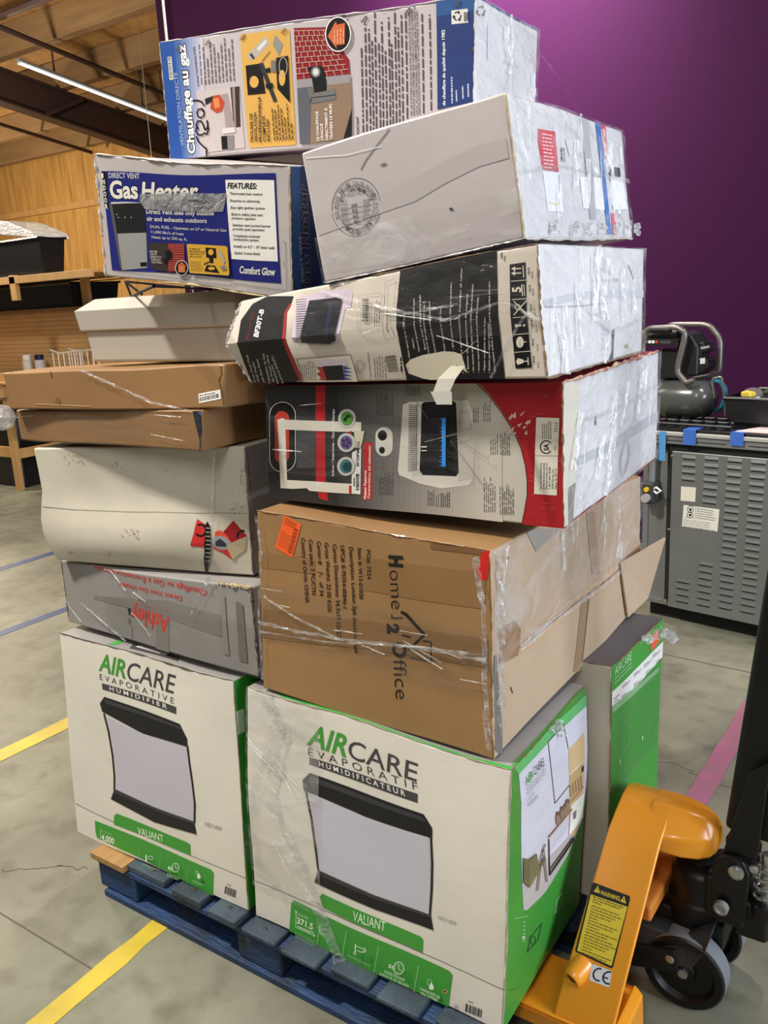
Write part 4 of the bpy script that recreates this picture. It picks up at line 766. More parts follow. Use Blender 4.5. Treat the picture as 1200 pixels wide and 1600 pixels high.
# ---------------------------------------------------------------- humidifier cartons
def air_prints(b, fr, french):
    f = b.face('F'); pr = Print(f, fr)
    GR = ink(66, 152, 58); DK = ink(70, 68, 70); BK = ink(26, 26, 29); BK2 = ink(58, 58, 63); SCR = ink(194, 190, 203); LT = ink(160, 157, 157)
    if not french:
        A = dict(air=((262, 268), (402, 312), (275, 178)), care=((408, 318), (664, 396), (422, 222)), evap=((265, 318), (668, 452), (263, 287)), word='E V A P O R A T I V E', bar=[(276, 338), (680, 468), (680, 507), (280, 372)], hum='H U M I D I F I E R', hp=((320, 377), (630, 478), (318, 355)),
                 top=[(290, 412), (700, 560), (740, 640), (742, 684), (500, 612), (278, 492), (266, 448)], lip=[(292, 424), (697, 572), (712, 592), (295, 446)], scr=[(300, 518), (420, 580), (560, 634), (735, 686), (748, 760), (762, 860), (775, 985), (774, 1088), (560, 1012), (350, 915), (352, 830), (342, 730), (322, 610)], rail=[[(288, 505), (312, 600), (334, 730), (344, 840), (344, 930)], [(742, 680), (752, 770), (768, 880), (782, 1000), (780, 1095)]],
                 foot=[(346, 912), (560, 1012), (778, 1092), (792, 1160), (560, 1092), (326, 968)], foot2=[(346, 912), (560, 1012), (778, 1092), (782, 1105), (560, 1026), (340, 930)], code=('HD1409', (836, 1112), (924, 1142), (839, 1090)),
                 g1=[(343, 1060), (356, 1046), (742, 1204), (757, 1216), (758, 1276), (341, 1106)], val=((472, 1158), (612, 1204), (470, 1120)), g2=[(238, 1084), (870, 1352), (884, 1368), (880, 1496), (250, 1178), (242, 1150)], crease=[(132, 992), (420, 1130), (760, 1275), (1062, 1400)],
                 bc=((948, 1440), (1010, 1465), (942, 1480)), gl=ink(232, 240, 226))
    else:
        A = dict(air=((275, 280), (436, 334), (300, 200)), care=((446, 336), (738, 440), (452, 260)), evap=((278, 326), (745, 478), (276, 296)), word='É V A P O R A T I F', bar=[(282, 334), (744, 492), (743, 530), (283, 366)], hum='H U M I D I F I C A T E U R', hp=((325, 373), (692, 502), (323, 352)),
                 top=[(285, 402), (770, 578), (806, 636), (806, 680), (520, 588), (258, 476), (254, 432)], lip=[(286, 414), (766, 590), (782, 612), (288, 438)], scr=[(278, 484), (420, 548), (580, 604), (788, 672), (797, 760), (798, 880), (792, 1004), (560, 922), (325, 818), (316, 720), (300, 600)], rail=[[(268, 478), (292, 600), (310, 730), (322, 822)], [(800, 672), (806, 790), (804, 900), (796, 1008)]],
                 foot=[(320, 816), (560, 924), (800, 1008), (812, 1072), (560, 982), (304, 868)], foot2=[(320, 816), (560, 924), (800, 1008), (804, 1020), (560, 938), (314, 832)], code=('HD1409', (830, 1024), (905, 1052), (833, 1008)),
                 g1=[(326, 930), (338, 916), (758, 1100), (768, 1112), (765, 1168), (340, 975)], val=((468, 1030), (605, 1078), (470, 990)), g2=[(205, 956), (218, 944), (880, 1246), (893, 1262), (874, 1413), (196, 1078)], crease=[(52, 862), (400, 1010), (760, 1168), (1118, 1330)],
                 bc=((950, 1384), (1022, 1412), (946, 1418)), gl=ink(232, 240, 226))
    pr.text('AIR', *A['air'], GR, 0.022).text('CARE', *A['care'], DK, 0.004).text(A['word'], *A['evap'], DK, -0.004)
    pr.poly(A['bar'], DK).text(A['hum'], *A['hp'], WHT, 0.01); pr.build('brand_lettering', b.t)
    pr = Print(f, fr, 0.0013)
    pr.poly(A['scr'], SCR)
    for r in A['rail']: pr.path(r, 9, BK)
    pr.poly(A['top'], BK).poly(A['lip'], BK2).poly(A['foot'], BK).poly(A['foot2'], BK2); pr.build('humidifier_picture', b.t)
    pr = Print(f, fr, 0.0013)
    pr.poly(A['g2'], GR).poly(A['g1'], GR).text('VALIANT', *A['val'], A['gl']).text(*A['code'], LT); gl = A['gl']; l2 = ink(150, 200, 140)
    if french:
        pr.at(X6)
        pr.text('COUVRE', (142, 158), (208, 184), (142, 147), gl).text('371.5', (138, 208), (235, 250), (140, 172), gl, 0.02).greek((142, 226), (246, 268), (140, 236), 2, gl, 0.5, [1, .8])
        pr.path([(130, 226), (132, 132)], 3, gl).path([(126, 142), (132, 130), (138, 144)], 3, gl).path([(128, 232), (250, 288)], 3, gl).path([(240, 276), (251, 289), (238, 290)], 3, gl)
        for x, y in ((282, 226), (450, 256), (652, 350), (904, 468)):
            for k in range(16): pr.path([(x-k*1.5, y+k*10), (x-k*1.5-0.6, y+k*10+4)], 3, gl)
        pr.path([(516, 330), (514, 372), (508, 384)], 7, gl).ring((511, 385), 8, 9, 4, gl).path([(522, 340), (560, 355), (575, 352), (578, 372), (556, 378), (526, 366)], 4, gl).ring((572, 366), 9, 12, 3, gl)
        pr.text('BRUME FRAÎCHE', (466, 402), (606, 470), (470, 390), l2)
        pr.text('55', (722, 470), (758, 487), (724, 450), gl, 0.03).ring((786, 476), 32, 38, 5, gl)
        for k in range(12): 
            t = R(30*k); pr.path([(786+24*math.cos(t), 476+29*math.sin(t)), (786+20*math.cos(t), 476+24*math.sin(t))], 3, gl)
        pr.path([(787, 452), (787, 478), (800, 486)], 4, gl)
        pr.text('FONCTIONNE', (700, 502), (822, 556), (702, 486), gl, 0.004).text("JUSQU'À 55 HEURES", (668, 512), (850, 594), (671, 498), gl, 0.0)
        pr.ring((980, 560), 13, 18, 3, gl).poly([(992, 558), (1008, 590), (1004, 606), (990, 608), (976, 598), (980, 580)], gl)
        pr.text('CAPACITÉ DE', (920, 606), (1044, 664), (922, 590), gl, 0.004).text('10,5 LITRES', (925, 634), (1030, 682), (927, 618), gl, 0.004)
        for k in range(12): pr.path([(146+k*10.5, 250+k*4.6), (145+k*10.5, 292+k*5.2)], 2.2, l2)
        pr.poly([(1062, 604), (1082, 600), (1096, 612), (1090, 628), (1066, 624)], ink(176, 150, 110)).poly([(1068, 610), (1082, 606), (1086, 618), (1072, 622)], ink(70, 50, 38))
        pr.at(fr)
    else:
        pr.text('4,000', (274, 1190), (342, 1214), (276, 1158), gl, 0.02).text('COUVRE', (276, 1146), (330, 1168), (277, 1136), l2).path([(270, 1186), (270, 1132)], 2, gl)
        for x, y in ((364, 1150), (488, 1205), (600, 1260), (752, 1326)):
            for k in range(12): pr.path([(x-k*.5, y+k*8), (x-k*.5, y+k*8+3)], 2, l2)
        pr.path([(526, 1268), (526, 1300)], 7, gl).ring((550, 1282), 13, 9, 3, gl).greek((380, 1232), (470, 1270), (379, 1240), 2, l2, .5, [1, .6]).greek((508, 1312), (590, 1345), (507, 1320), 2, l2, .5, [1, .7])
        pr.text('65', (645, 1342), (672, 1354), (646, 1324), gl, 0.03).ring((686, 1334), 18, 24, 3.5, gl).path([(686, 1318), (687, 1336), (696, 1340)], 3, gl).greek((640, 1364), (712, 1392), (639, 1374), 2, l2, .5, [1, .9])
        pr.ring((802, 1362), 7, 10, 2.5, gl).poly([(812, 1362), (824, 1382), (818, 1396), (804, 1390), (804, 1378)], gl).greek((780, 1400), (846, 1428), (779, 1410), 3, l2, .5, [1, .8, .7])
    pr.build('feature_strip_print', b.t)
    pr = Print(f, fr)
    pr.path(A['crease'], 2.2, ink(96, 90, 84)); p0, p1, q0 = A['bc']; pr.bars(p0, p1, q0, 14, BLK).greek((p0[0]+10, p0[1]-12), (p0[0]+34, p0[1]-3), (p0[0]+10, p0[1]-8), 1, GRY); pr.build('fold_line_and_bar_code', b.t)
    return pr
AIRM = {'F': WCARD, 'R': GREEN, 'T': GCARD, 'L': GREEN, 'K': WCARD, 'D': KRAFT_D}
b_en = carton('air_en', 'humidifier_carton', 'white and green humidifier carton with the English word HUMIDIFIER, bottom left of the stack', AIRM, 'carton', 'humidifier cartons', seed=3)
air_prints(b_en, Y5, False)
pr = Print(b_en.face('R'), Y5); pr.poly([(1003, 492), (1046, 476), (1052, 600), (1014, 622)], ink(205, 205, 200)); pr.build('white_panel', b_en.t)
pr = Print(b_en.face('T'), Y5); pr.poly([(310, 128), (385, 100), (402, 112), (345, 134)], ink(70, 160, 66)).poly([(425, 150), (448, 122), (700, 200), (690, 222), (640, 206)], ink(72, 68, 66)).poly([(458, 142), (480, 134), (632, 178), (626, 190)], ink(200, 196, 200))
pr.build('top_print', b_en.t)
worn_edge(b_en, (0, 0, 1), (1, 0, 1), seed=1, w=0.005, m=mat('frayed_dark_edge', (82, 72, 66), rough=0.9, var=0.4, vscale=60)); worn_edge(b_en, (1, 0, 0), (1, 0, 1), seed=2, w=0.004)
b_fr = carton('air_fr', 'humidifier_carton', 'white and green humidifier carton with the French word HUMIDIFICATEUR, bottom right of the stack', AIRM, 'carton', 'humidifier cartons', seed=4, amp=0.004,
              warp=lambda a, b, c: np.stack([0.010*a*np.sin(np.pi*c)*np.sin(np.pi*(0.15+0.7*b)), -0.006*(1-b)*np.sin(np.pi*c), 0*a], 1))
air_prints(b_fr, Y6, True)
# side of the French carton: green with a living room photograph
f = b_fr.face('R'); pr = Print(f, X5)
SKY = ink(206, 204, 216); GR2 = ink(58, 150, 60)
pr.poly([(66, 700), (400, 340), (752, 10), (742, 760), (690, 1180), (500, 1600), (330, 1880), (150, 2060), (110, 2060), (96, 1700), (90, 1000)], SKY)
pr.poly([(20, 640), (300, 300), (640, 0), (752, -110), (752, 10), (400, 340), (66, 700)], ink(92, 176, 104))
pr.poly([(105, 1830), (330, 1560), (590, 1290), (650, 1280), (560, 1500), (330, 1880), (150, 2060), (110, 2060)], ink(176, 168, 166))
pr.at(Y7)
BKL = ink(44, 34, 34); WD = ink(150, 108, 68)
pr.path([(202, 424), (266, 348), (286, 452)], 3.2, BKL).path([(202, 424), (230, 680), (290, 604)], 3.2, BKL)
pr.poly([(286, 458), (352, 386), (350, 600), (318, 810), (288, 812)], ink(206, 176, 130)).poly([(290, 566), (346, 510), (340, 640), (296, 680)], ink(188, 158, 112))
for k in range(5): pr.path([(292+k*11, 606-k*10), (296+k*11, 652-k*10)], 5, ink(140, 108, 78))
pr.path([(290, 560), (350, 500)], 4, ink(230, 220, 200)).path([(288, 680), (348, 610)], 5, ink(170, 136, 96)).poly([(340, 530), (350, 520), (348, 545), (341, 552)], BLK)
pr.poly([(296, 690), (350, 632), (344, 740), (286, 815)], ink(232, 228, 216)).poly([(302, 720), (318, 704), (316, 740), (304, 748)], ink(120, 118, 130))
pr.path([(202, 820), (288, 716), (300, 704)], 6, WD).path([(203, 828), (206, 978)], 4, BKL).path([(206, 978), (306, 832), (306, 820)], 4, BKL).path([(208, 950), (300, 822)], 3, BKL).path([(207, 964), (304, 826)], 2.5, BKL)
for x, y in ((240, 742), (258, 720), (272, 708), (280, 690)): pr.ell((x, y), 9, 28, ink(150, 122, 104)).ell((x, y-20), 7, 10, ink(116, 84, 66))
pr.poly([(95, 905), (116, 912), (150, 888), (160, 940), (186, 895), (186, 915), (120, 1030), (96, 1010)], ink(104, 98, 66)).poly([(118, 930), (150, 885), (160, 950), (120, 1030)], ink(118, 112, 76))
pr.path([(186, 848), (178, 866), (164, 925)], 4, ink(94, 58, 40)).path([(178, 868), (184, 910)], 3.5, ink(94, 58, 40)).path([(182, 920), (192, 1005)], 4, ink(94, 70, 46)).path([(164, 950), (152, 1042)], 4, ink(94, 70, 46))
pr.at(X5)
pr.text('AIR', (134, 816), (196, 722), (124, 744), GR2, 0.02).text('CARE', (204, 716), (308, 606), (196, 636), DGR)
pr.text('EVAPORATIVE', (138, 862), (318, 650), (134, 842), LT_ := ink(140, 136, 146)).text('ÉVAPORATIF', (142, 905), (322, 690), (138, 884), LT_).text('HUMIDIFIER', (146, 968), (210, 880), (144, 955), DGR).greek((148, 995), (262, 880), (149, 1012), 2, GRY, 0.4)
pr.build('living_room_print', b_fr.t)
pr = Print(f, Y7); G3 = ink(150, 196, 140)
pr.path([(118, 1140), (292, 905)], 2, ink(84, 176, 84)).path([(60, 1160), (118, 1150)], 2, G3).path([(128, 1240), (176, 1180), (160, 1250), (116, 1300), (128, 1240)], 3, ink(48, 70, 44)).ring((140, 1250), 10, 18, 3, ink(48, 70, 44)).path([(240, 1080), (262, 1050), (258, 1100), (230, 1140), (238, 1080)], 3, G3)
pr.greek((96, 1170), (108, 1176), (96, 1250), 6, G3, .3).ring((99, 1240), 5, 7, 2, WHT).path([(38, 1460), (70, 1452)], 2, ink(40, 96, 40)); pr.build('lower_panel_print', b_fr.t)
worn_edge(b_fr, (0, 0, 1), (1, 0, 1), seed=5, w=0.005, m=mat('frayed_white_edge', (170, 160, 140), rough=0.9, var=0.4, vscale=60)); worn_edge(b_fr, (1, 0, 0), (1, 0, 1), seed=6, w=0.005, m=mat('frayed_white_edge', (1, 1, 1))); worn_edge(b_fr, (1, 0, 1), (1, 1, 1), seed=7, w=0.007)
pr = Print(b_fr.face('T'), (0, 0, 1)); pr.poly([(425, 1080), (470, 1096), (740, 1184), (800, 1198), (796, 1208), (470, 1104)], GR2).poly([(430, 1074), (520, 1100), (560, 1080), (470, 1050)], ink(150, 146, 140)).poly([(800, 1196), (806, 1188), (905, 1078), (918, 1074), (900, 1100), (806, 1203)], ink(52, 140, 50)); pr.build('green_flap_edge', b_fr.t)

b_bk = carton('air_bk', 'humidifier_carton', 'humidifier carton with plain green side and dark top, behind the pallet jack', {'F': mat('grey_white_board', (186, 180, 166), rough=0.55, var=0.1, vscale=4), 'R': GREEN, 'T': DGCARD, 'L': GREEN, 'K': WCARD, 'D': KRAFT_D}, 'carton', 'humidifier cartons', seed=5)
f = b_bk.face('R'); pr = Print(f, Y4); lg = ink(176, 216, 172)
pr.text('AIRCARE', (750, 1108), (838, 1022), (750, 1062), lg, 0.0).text('EVAPORATIVE', (752, 1130), (838, 1046), (752, 1118), lg).text('HUMIDIFIER', (752, 1152), (838, 1066), (752, 1140), lg)
pr.poly([(735, 1196), (1008, 925), (1003, 1012), (735, 1305)], ink(212, 210, 206))
for k, (x, y) in enumerate(((790, 1160), (850, 1100), (905, 1050), (950, 1000), (785, 1218), (850, 1155), (915, 1090), (968, 1035))): pr.greek((x, y), (x+44, y-38), (x, y+14), 3, DGR, .5, [.5, 1, .8], seed=k)
pr.greek((745, 1232), (775, 1200), (745, 1284), 4, GRY, .45, seed=9).bars((742, 1270), (772, 1240), (742, 1290), 10, DGR)
pr.path([(752, 1410), (830, 1330), (820, 1490), (740, 1570)], 2.5, ink(104, 178, 100)).poly([(942, 900), (985, 862), (985, 930), (940, 980)], ink(216, 84, 58)); pr.path([(896, 1430), (898, 1450)], 5, lg).path([(776, 1555), (778, 1575)], 5, lg).poly([(735, 1310), (985, 1085), (985, 1060), (735, 1270)], ink(120, 160, 116))
pr.build('side_print', b_bk.t)
worn_edge(b_bk, (1, 0, 1), (1, 1, 1), seed=8, w=0.006); worn_edge(b_bk, (1, 0, 0), (1, 0, 1), seed=9, w=0.006); worn_edge(b_bk, (0, 0, 1), (1, 0, 1), seed=10, w=0.005)

# ---------------------------------------------------------------- left column
b_as = carton('ashley', 'heater_carton', 'grey carton with upside down red Ashley lettering above the left humidifier carton', GCARD, 'carton', seed=11, amp=0.004)
pr = Print(b_as.face('F'), Y2); RD = ink(208, 62, 52); TP = ink(128, 123, 121)
pr.poly([(235, 530), (640, 560), (935, 640), (940, 760), (640, 655), (235, 548)], TP).poly([(580, 560), (650, 575), (652, 850), (578, 830)], TP)
pr.up().text('Ashley', (652, 650), (445, 590), (646, 738), RD, 0.025).text('Direct Vent Gas Heater', (722, 535), (372, 455), (722, 562), RD, 0.004).text('Chauffage au Gaz à Évacuation Directe', (860, 500), (238, 362), (858, 532), RD, 0.004).text("The World's Finest Heating", (655, 618), (490, 578), (655, 624), RD)
pr.poly([(424, 602), (440, 598), (438, 640), (428, 636)], BLK).poly([(425, 660), (438, 655), (436, 690), (428, 686)], ink(110, 104, 100))
for k in range(5): pr.path([(445, 700+k*22), (447, 712+k*22)], 3, DGR)
pr.poly([(1020, 560), (1060, 580), (1085, 900), (1040, 890)], ink(112, 106, 100)).poly([(935, 520), (960, 530), (985, 860), (950, 850)], ink(138, 133, 130)); pr.build('front_print', b_as.t)
worn_edge(b_as, (1, 0, 0), (1, 0, 1), seed=12, w=0.011, m=DGCARD); worn_edge(b_as, (1, 0, 1), (0.85, 0, 1), seed=13, w=0.012, m=mat('torn_light_edge', (196, 178, 140), rough=0.9, var=.3, vscale=50)); worn_edge(b_as, (0, 0, 0), (0, 0, 1), seed=14, w=0.004, m=DGCARD)

b_wr = carton('wred', 'heater_carton', 'dirty white bulging carton with torn red label, below two flat brown cartons', {'F': WCARD_DIRTY, 'R': GCARD, 'T': WCARD_DIRTY, 'L': WCARD_DIRTY, 'K': WCARD_DIRTY, 'D': WCARD_DIRTY}, 'carton', seed=15, amp=0.004,
              warp=lambda a, b, c: np.stack([-0.022*np.sin(np.pi*np.clip(c/0.6, 0, 1))*(1-a)*(c < 0.6), -0.028*np.sin(np.pi*np.clip(c/0.56, 0, 1)**0.8)*(1-b)*np.sin(np.pi*np.clip(a*0.9+0.08, 0, 1)), 0*a], 1))
pr = Print(b_wr.face('F'), Y1); pr.path([(190, 1033), (330, 1046), (700, 1056), (900, 1062), (1105, 1064)], 3, ink(150, 142, 128)); st = ink(170, 160, 142)
g = np.random.default_rng(8)
for x, y, rx, ry, n_ in ((312, 1240, 14, 8, 5), (490, 1245, 16, 9, 5), (600, 1150, 40, 26, 14), (1062, 1035, 30, 24, 9), (330, 806, 60, 12, 12), (1080, 920, 12, 60, 8), (750, 880, 40, 40, 6), (520, 840, 60, 16, 7)):
    for k in range(n_):
        cx, cy, q = x+g.normal(0, rx*.5), y+g.normal(0, ry*.5), g.uniform(2, 6); pr.poly([(cx+q*g.uniform(.5, 1.6)*math.cos(s2), cy+q*g.uniform(.4, 1)*math.sin(s2)) for s2 in np.linspace(0, 5.4, 7)], st)
pr.build('fold_line_and_stains', b_wr.t)
pr = Print(b_wr.face('F'), X3, 0.0014); RD2 = ink(196, 48, 44); RD3 = ink(150, 30, 36)
pr.poly([(185, 205), (320, 300), (312, 648), (80, 632), (78, 600), (130, 430)], RD2).ring((240, 385), 80, 90, 34, BLK, a0=-120, a1=140)
pr.poly([(752, 232), (965, 470), (735, 585), (590, 410)], RD3).ring((905, 480), 90, 90, 32, BLK, a0=170, a1=275)
pr.poly([(465, 405), (550, 380), (660, 470), (720, 580), (735, 845), (600, 740), (440, 670)], ink(214, 82, 58)).poly([(440, 660), (650, 690), (735, 845), (600, 742)], ink(190, 50, 46)).ell((560, 580), 150, 105, ink(150, 150, 158), rot=20)
pr.poly([(470, 560), (545, 510), (640, 590), (640, 640), (480, 630)], ink(50, 50, 56)).poly([(640, 620), (965, 470), (940, 690), (738, 840)], ink(178, 164, 136)).poly([(735, 590), (965, 470), (940, 690)], ink(166, 152, 124))
pr.poly([(348, 240), (392, 330), (408, 620), (400, 860), (352, 1075), (318, 1075), (300, 760), (318, 420), (312, 300)], BLK)
for k in range(9): pr.path([(325, 345+k*64), (395, 350+k*64)], 11, ink(190, 186, 176))
pr.build('torn_red_label', b_wr.t, 'torn red paper label with a black inked tear line')
worn_edge(b_wr, (1, 0, 0), (1, 0, 1), seed=16, w=0.008, m=DGCARD)
b_f1 = carton('flat1', 'flat_carton', 'lower of the two flat brown cartons, torn at its front corner', KRAFT, 'carton', 'flat brown cartons', seed=17, amp=0.003)
pr = Print(b_f1.face('F'), Y1); pr.path([(100, 620), (840, 612)], 2, ink(140, 104, 70)); pr.poly([(860, 606), (910, 604), (905, 690), (892, 740)], ink(38, 42, 50)).poly([(884, 610), (910, 604), (908, 640)], ink(70, 96, 140)).path([(896, 730), (892, 790)], 5, DGR); pr.build('torn_corner', b_f1.t)
b_f2 = carton('flat2', 'flat_carton', 'upper of the two flat brown cartons, with bar code sticker', KRAFT, 'carton', 'flat brown cartons', seed=18, amp=0.004)
pr = Print(b_f2.face('F'), Y1); pr.poly([(886, 530), (984, 510), (988, 552), (890, 572)], WHT).bars((892, 546), (980, 528), (893, 564), 22, BLK).greek((890, 536), (975, 520), (891, 541), 1, GRY); pr.build('bar_code_sticker', b_f2.t)
pr = Print(b_f2.face('F'), Y1); pr.path([(985, 405), (990, 440), (978, 470), (990, 520), (1008, 600)], 6, ink(104, 76, 48)).path([(1020, 410), (1010, 450), (1024, 500), (1012, 540)], 5, ink(120, 88, 56)).ell((258, 562), 12, 16, ink(122, 92, 62)).path([(225, 420), (232, 455)], 4, ink(96, 66, 44)).path([(160, 575), (400, 585)], 4, ink(190, 156, 112)); pr.build('dents', b_f2.t)

# white lidded box
def lidded():
    c = np.array(BOX['cooler']); t = thing('lidded_box', 'white plastic box with sloped lid, under the blue Gas Heater carton', 'box', tuple(c[:4].mean(0)))
    WP = mat('white_plastic', (176, 172, 163), rough=0.32, spec=0.5, var=0.04, vscale=3)
    z0 = c[:4, 2].max()
    def P(a, b, z): 
        p = (1-b)*((1-a)*c[0]+a*c[1])+b*((1-a)*c[2]+a*c[3]); return np.array([p[0], p[1], z])
    body = [P(a, b, z) for z, e in ((z0-0.002, 0.035), (z0+0.085, 0.012)) for b in (e, 1-e) for a in (e, 1-e)]
    MB().hexa(body, WP).build('tub', t, bevel=0.008, seg=3)
    zl, zs, zt = z0+0.078, z0+0.130, z0+0.158
    L = [P(a, b, zl) for b in (-0.005, 1.005) for a in (-0.005, 1.005)]+[P(a, b, zs) for b in (-0.02, 1.02) for a in (-0.02, 1.02)]
    m = MB().hexa(L, WP); T = [P(a, b, zs) for b in (-0.02, 1.02) for a in (-0.02, 1.02)]+[P(a, b, zt) for b in (0.09, 0.91) for a in (0.05, 0.95)]
    m.hexa(T, WP).build('sloped_lid', t, bevel=0.004, seg=2)
    pr = Print(Patch(P(0.03, 0, z0+0.02)+[0, -0.012, 0], P(0.97, 0, z0+0.02)+[0, -0.012, 0], P(0.97, 0, z0+0.075)+[0, -0.012, 0], P(0.03, 0, z0+0.075)+[0, -0.012, 0]))
    return t, zt
_, LID_Z = lidded()
# ---------------------------------------------------------------- blue gas heater carton
b_gas = carton('gas', 'heater_carton', 'blue and white Gas Heater carton on a wire rack, left side of the stack', {'F': LCARD, 'R': BLUECARD, 'T': LCARD, 'L': LCARD, 'K': LCARD, 'D': WCARD}, 'carton', seed=19, amp=0.003)
NV = ink(34, 38, 116); SIL = ink(196, 194, 190); YEL = ink(216, 168, 62); BR = ink(146, 46, 44)
f = b_gas.face('F'); pr = Print(f, Z3)
pr.poly([(62, 125), (970, 135), (998, 708), (118, 640)], NV); pr.poly([(62, 126), (88, 128), (103, 322), (80, 318)], BLK)
pr.poly([(708, 170), (962, 172), (982, 595), (740, 582)], WHT).path([(1005, 490), (1020, 492), (1025, 600), (1008, 602)], 2, GRY).path([(1008, 615), (1026, 617), (1028, 745), (755, 708), (755, 722)], 2, GRY).path([(140, 645), (545, 695), (562, 690), (562, 702), (740, 722), (742, 708)], 2, GRY); pr.build('blue_panel', b_gas.t)
pr = Print(f, Z3, 0.0016)
for i, ch in enumerate('INDOOR'): pr.text(ch, (66+i*3.6, 160+i*32), (78+i*3.6+(0 if ch != 'I' else -6), 160+i*32), (64+i*3.6, 136+i*32), WHT, 0.02)
pr.text('DIRECT VENT', (102, 160), (262, 165), (100, 133), SIL, 0.02).text('Gas', (112, 265), (252, 266), (106, 178), ink(224, 220, 212), 0.03, BLK, 0.03).text('Heater', (275, 268), (560, 270), (280, 184), ink(224, 220, 212), 0.03, BLK, 0.03)
pr.text('Direct Vent uses only outside', (298, 345), (648, 354), (297, 320), SIL, 0.03).text('air and exhausts outdoors', (302, 382), (612, 394), (300, 360), SIL, 0.03)
pr.text('DUAL FUEL - Operates on LP or Natural Gas', (318, 420), (714, 440), (317, 406), SIL, 0.015).text("11,000 Btu's of heat", (322, 447), (492, 459), (321, 433), SIL, 0.015).text('Heats up to 350 sq. ft.', (326, 474), (510, 487), (325, 460), SIL, 0.015)
pr.text('Comfort Glow', (783, 655), (966, 668), (785, 620), ink(222, 220, 214), 0.03, ink(96, 96, 130), 0.03)
pr.text('FEATURES:', (720, 213), (870, 217), (724, 186), BLK, 0.03)
for s_, x0, y0, x1, y1 in (('Thermostat heat control', 731, 247, 899, 252), ('Requires no electricity', 733, 284, 888, 289), ('Easy light ignition system', 736, 320, 913, 325), ('Built-in safety pilot and', 740, 355, 900, 360), ('pressure regulator', 742, 374, 866, 380), ('Stainless steel ported burner', 745, 411, 943, 418), ('provides quiet operation', 747, 431, 911, 438), ('Completely enclosed', 749, 466, 887, 472), ('combustion system', 750, 485, 880, 491), ('Installs on 4.5" - 10" thick walls', 752, 521, 965, 531), ('Stylish 2-tone finish', 755, 556, 888, 562)):
    pr.text(s_, (x0, y0), (x1, y1), (x0+2, y0-13), BLK, 0.012)
pr.build('white_lettering', b_gas.t)
pr = Print(f, Z3, 0.0016)
pr.poly([(104, 292), (118, 284), (172, 640), (160, 622)], ink(88, 88, 86)).poly([(116, 288), (284, 290), (297, 445), (146, 450)], ink(30, 30, 32)).poly([(112, 286), (190, 284), (284, 290), (116, 296)], ink(190, 190, 190)).poly([(146, 450), (297, 445), (303, 628), (172, 640)], ink(150, 148, 146)).poly([(265, 600), (300, 598), (302, 620), (267, 622)], BLK)
for x in (152, 186, 220, 145): pr.ell((x, 366 if x > 150 else 350), 3, 3, SIL, n=8)
pr.poly([(310, 495), (412, 500), (415, 650), (345, 638), (322, 620)], ink(58, 50, 46)).poly([(412, 500), (495, 505), (499, 640), (415, 650)], BR)
for k in range(12): pr.path([(414, 512+k*11), (497, 502+k*13)], 1.6, ink(196, 130, 110))
pr.poly([(398, 545), (420, 530), (434, 548), (432, 580), (404, 590)], BLK).poly([(392, 580), (404, 578), (404, 606), (394, 606)], ink(20, 20, 22))
for k, s_ in enumerate(('HEATER', 'VENTS', 'DIRECTLY', 'THROUGH', 'THE WALL')): pr.text(s_, (318+k*2.5, 548+k*14), (318+k*2.5+7*len(s_), 549+k*14), (318+k*2.5, 538+k*14), SIL, 0.01)
pr.ell((485, 628), 34, 40, WHT).ell((485, 628), 31, 37, BLK).poly([(485, 596), (508, 618), (504, 620), (504, 650), (468, 650), (468, 620), (462, 618)], ink(200, 96, 52)).greek((472, 622), (502, 622), (472, 646), 4, ink(230, 170, 130), .4)
pr.poly([(512, 508), (518, 503), (716, 514), (724, 522), (734, 660), (728, 668), (532, 655), (526, 648)], YEL)
for k, s_ in enumerate(('COMPLETE', 'PROFESSIONAL', 'VENTING KIT', 'INCLUDED!')): pr.text(s_, (524+k, 534+k*13), (524+k+7*len(s_), 536+k*13), (524+k, 525+k*13), BLK, 0.01)
pr.greek((530, 592), (596, 598), (533, 638), 6, ink(120, 90, 40), .35)
pr.poly([(610, 522), (664, 526), (668, 578), (614, 574)], BLK).ell((638, 546), 14, 16, YEL).poly([(628, 574), (652, 578), (650, 604), (632, 600)], BLK).poly([(600, 606), (640, 588), (642, 594), (602, 612)], DGR).poly([(618, 612), (660, 616), (682, 654), (604, 644)], BLK).ell((642, 630), 18, 9, YEL)
pr.poly([(676, 540), (690, 534), (716, 596), (704, 604)], ink(170, 170, 170)).poly([(686, 622), (712, 612), (722, 636), (700, 642)], ink(130, 130, 128)); pr.build('picture_print', b_gas.t)
pr = Print(f, Z3, 0.0046); pr.poly([(268, 242), (480, 236), (716, 240), (712, 270), (698, 336), (500, 334), (290, 322), (262, 275)], film_mat('translucent_tape', .62, .75, .45, 30, (1, 1, 1), .34)); 
g = np.random.default_rng(4)
for (x, y, n_) in ((512, 285, 9), (566, 312, 7)):
    pts = [(x+i*14+g.uniform(-3, 3), y+(g.uniform(-9, 9))) for i in range(n_)]; pr.path(pts, 2.5, BLK)
pr.path([(650, 320), (676, 290), (706, 272)], 3, WHT); pr.build('masking_tape', b_gas.t, 'grey strip of tape with scribbled handwriting')
f = b_gas.face('R'); pr = Print(f, Z3); LB = ink(150, 160, 190); DB = ink(16, 22, 44)
pr.poly([(1100, 80), (1200, 60), (1200, 800), (1105, 800)], ink(28, 44, 88)); pr.text('Gas Heater', (1152, 725), (1130, 200), (1112, 725), DB, 0.03, ink(150, 156, 170), 0.02).text('DIRECT VENT', (1116, 702), (1100, 465), (1104, 702), LB, 0.01); pr.build('side_lettering', b_gas.t)
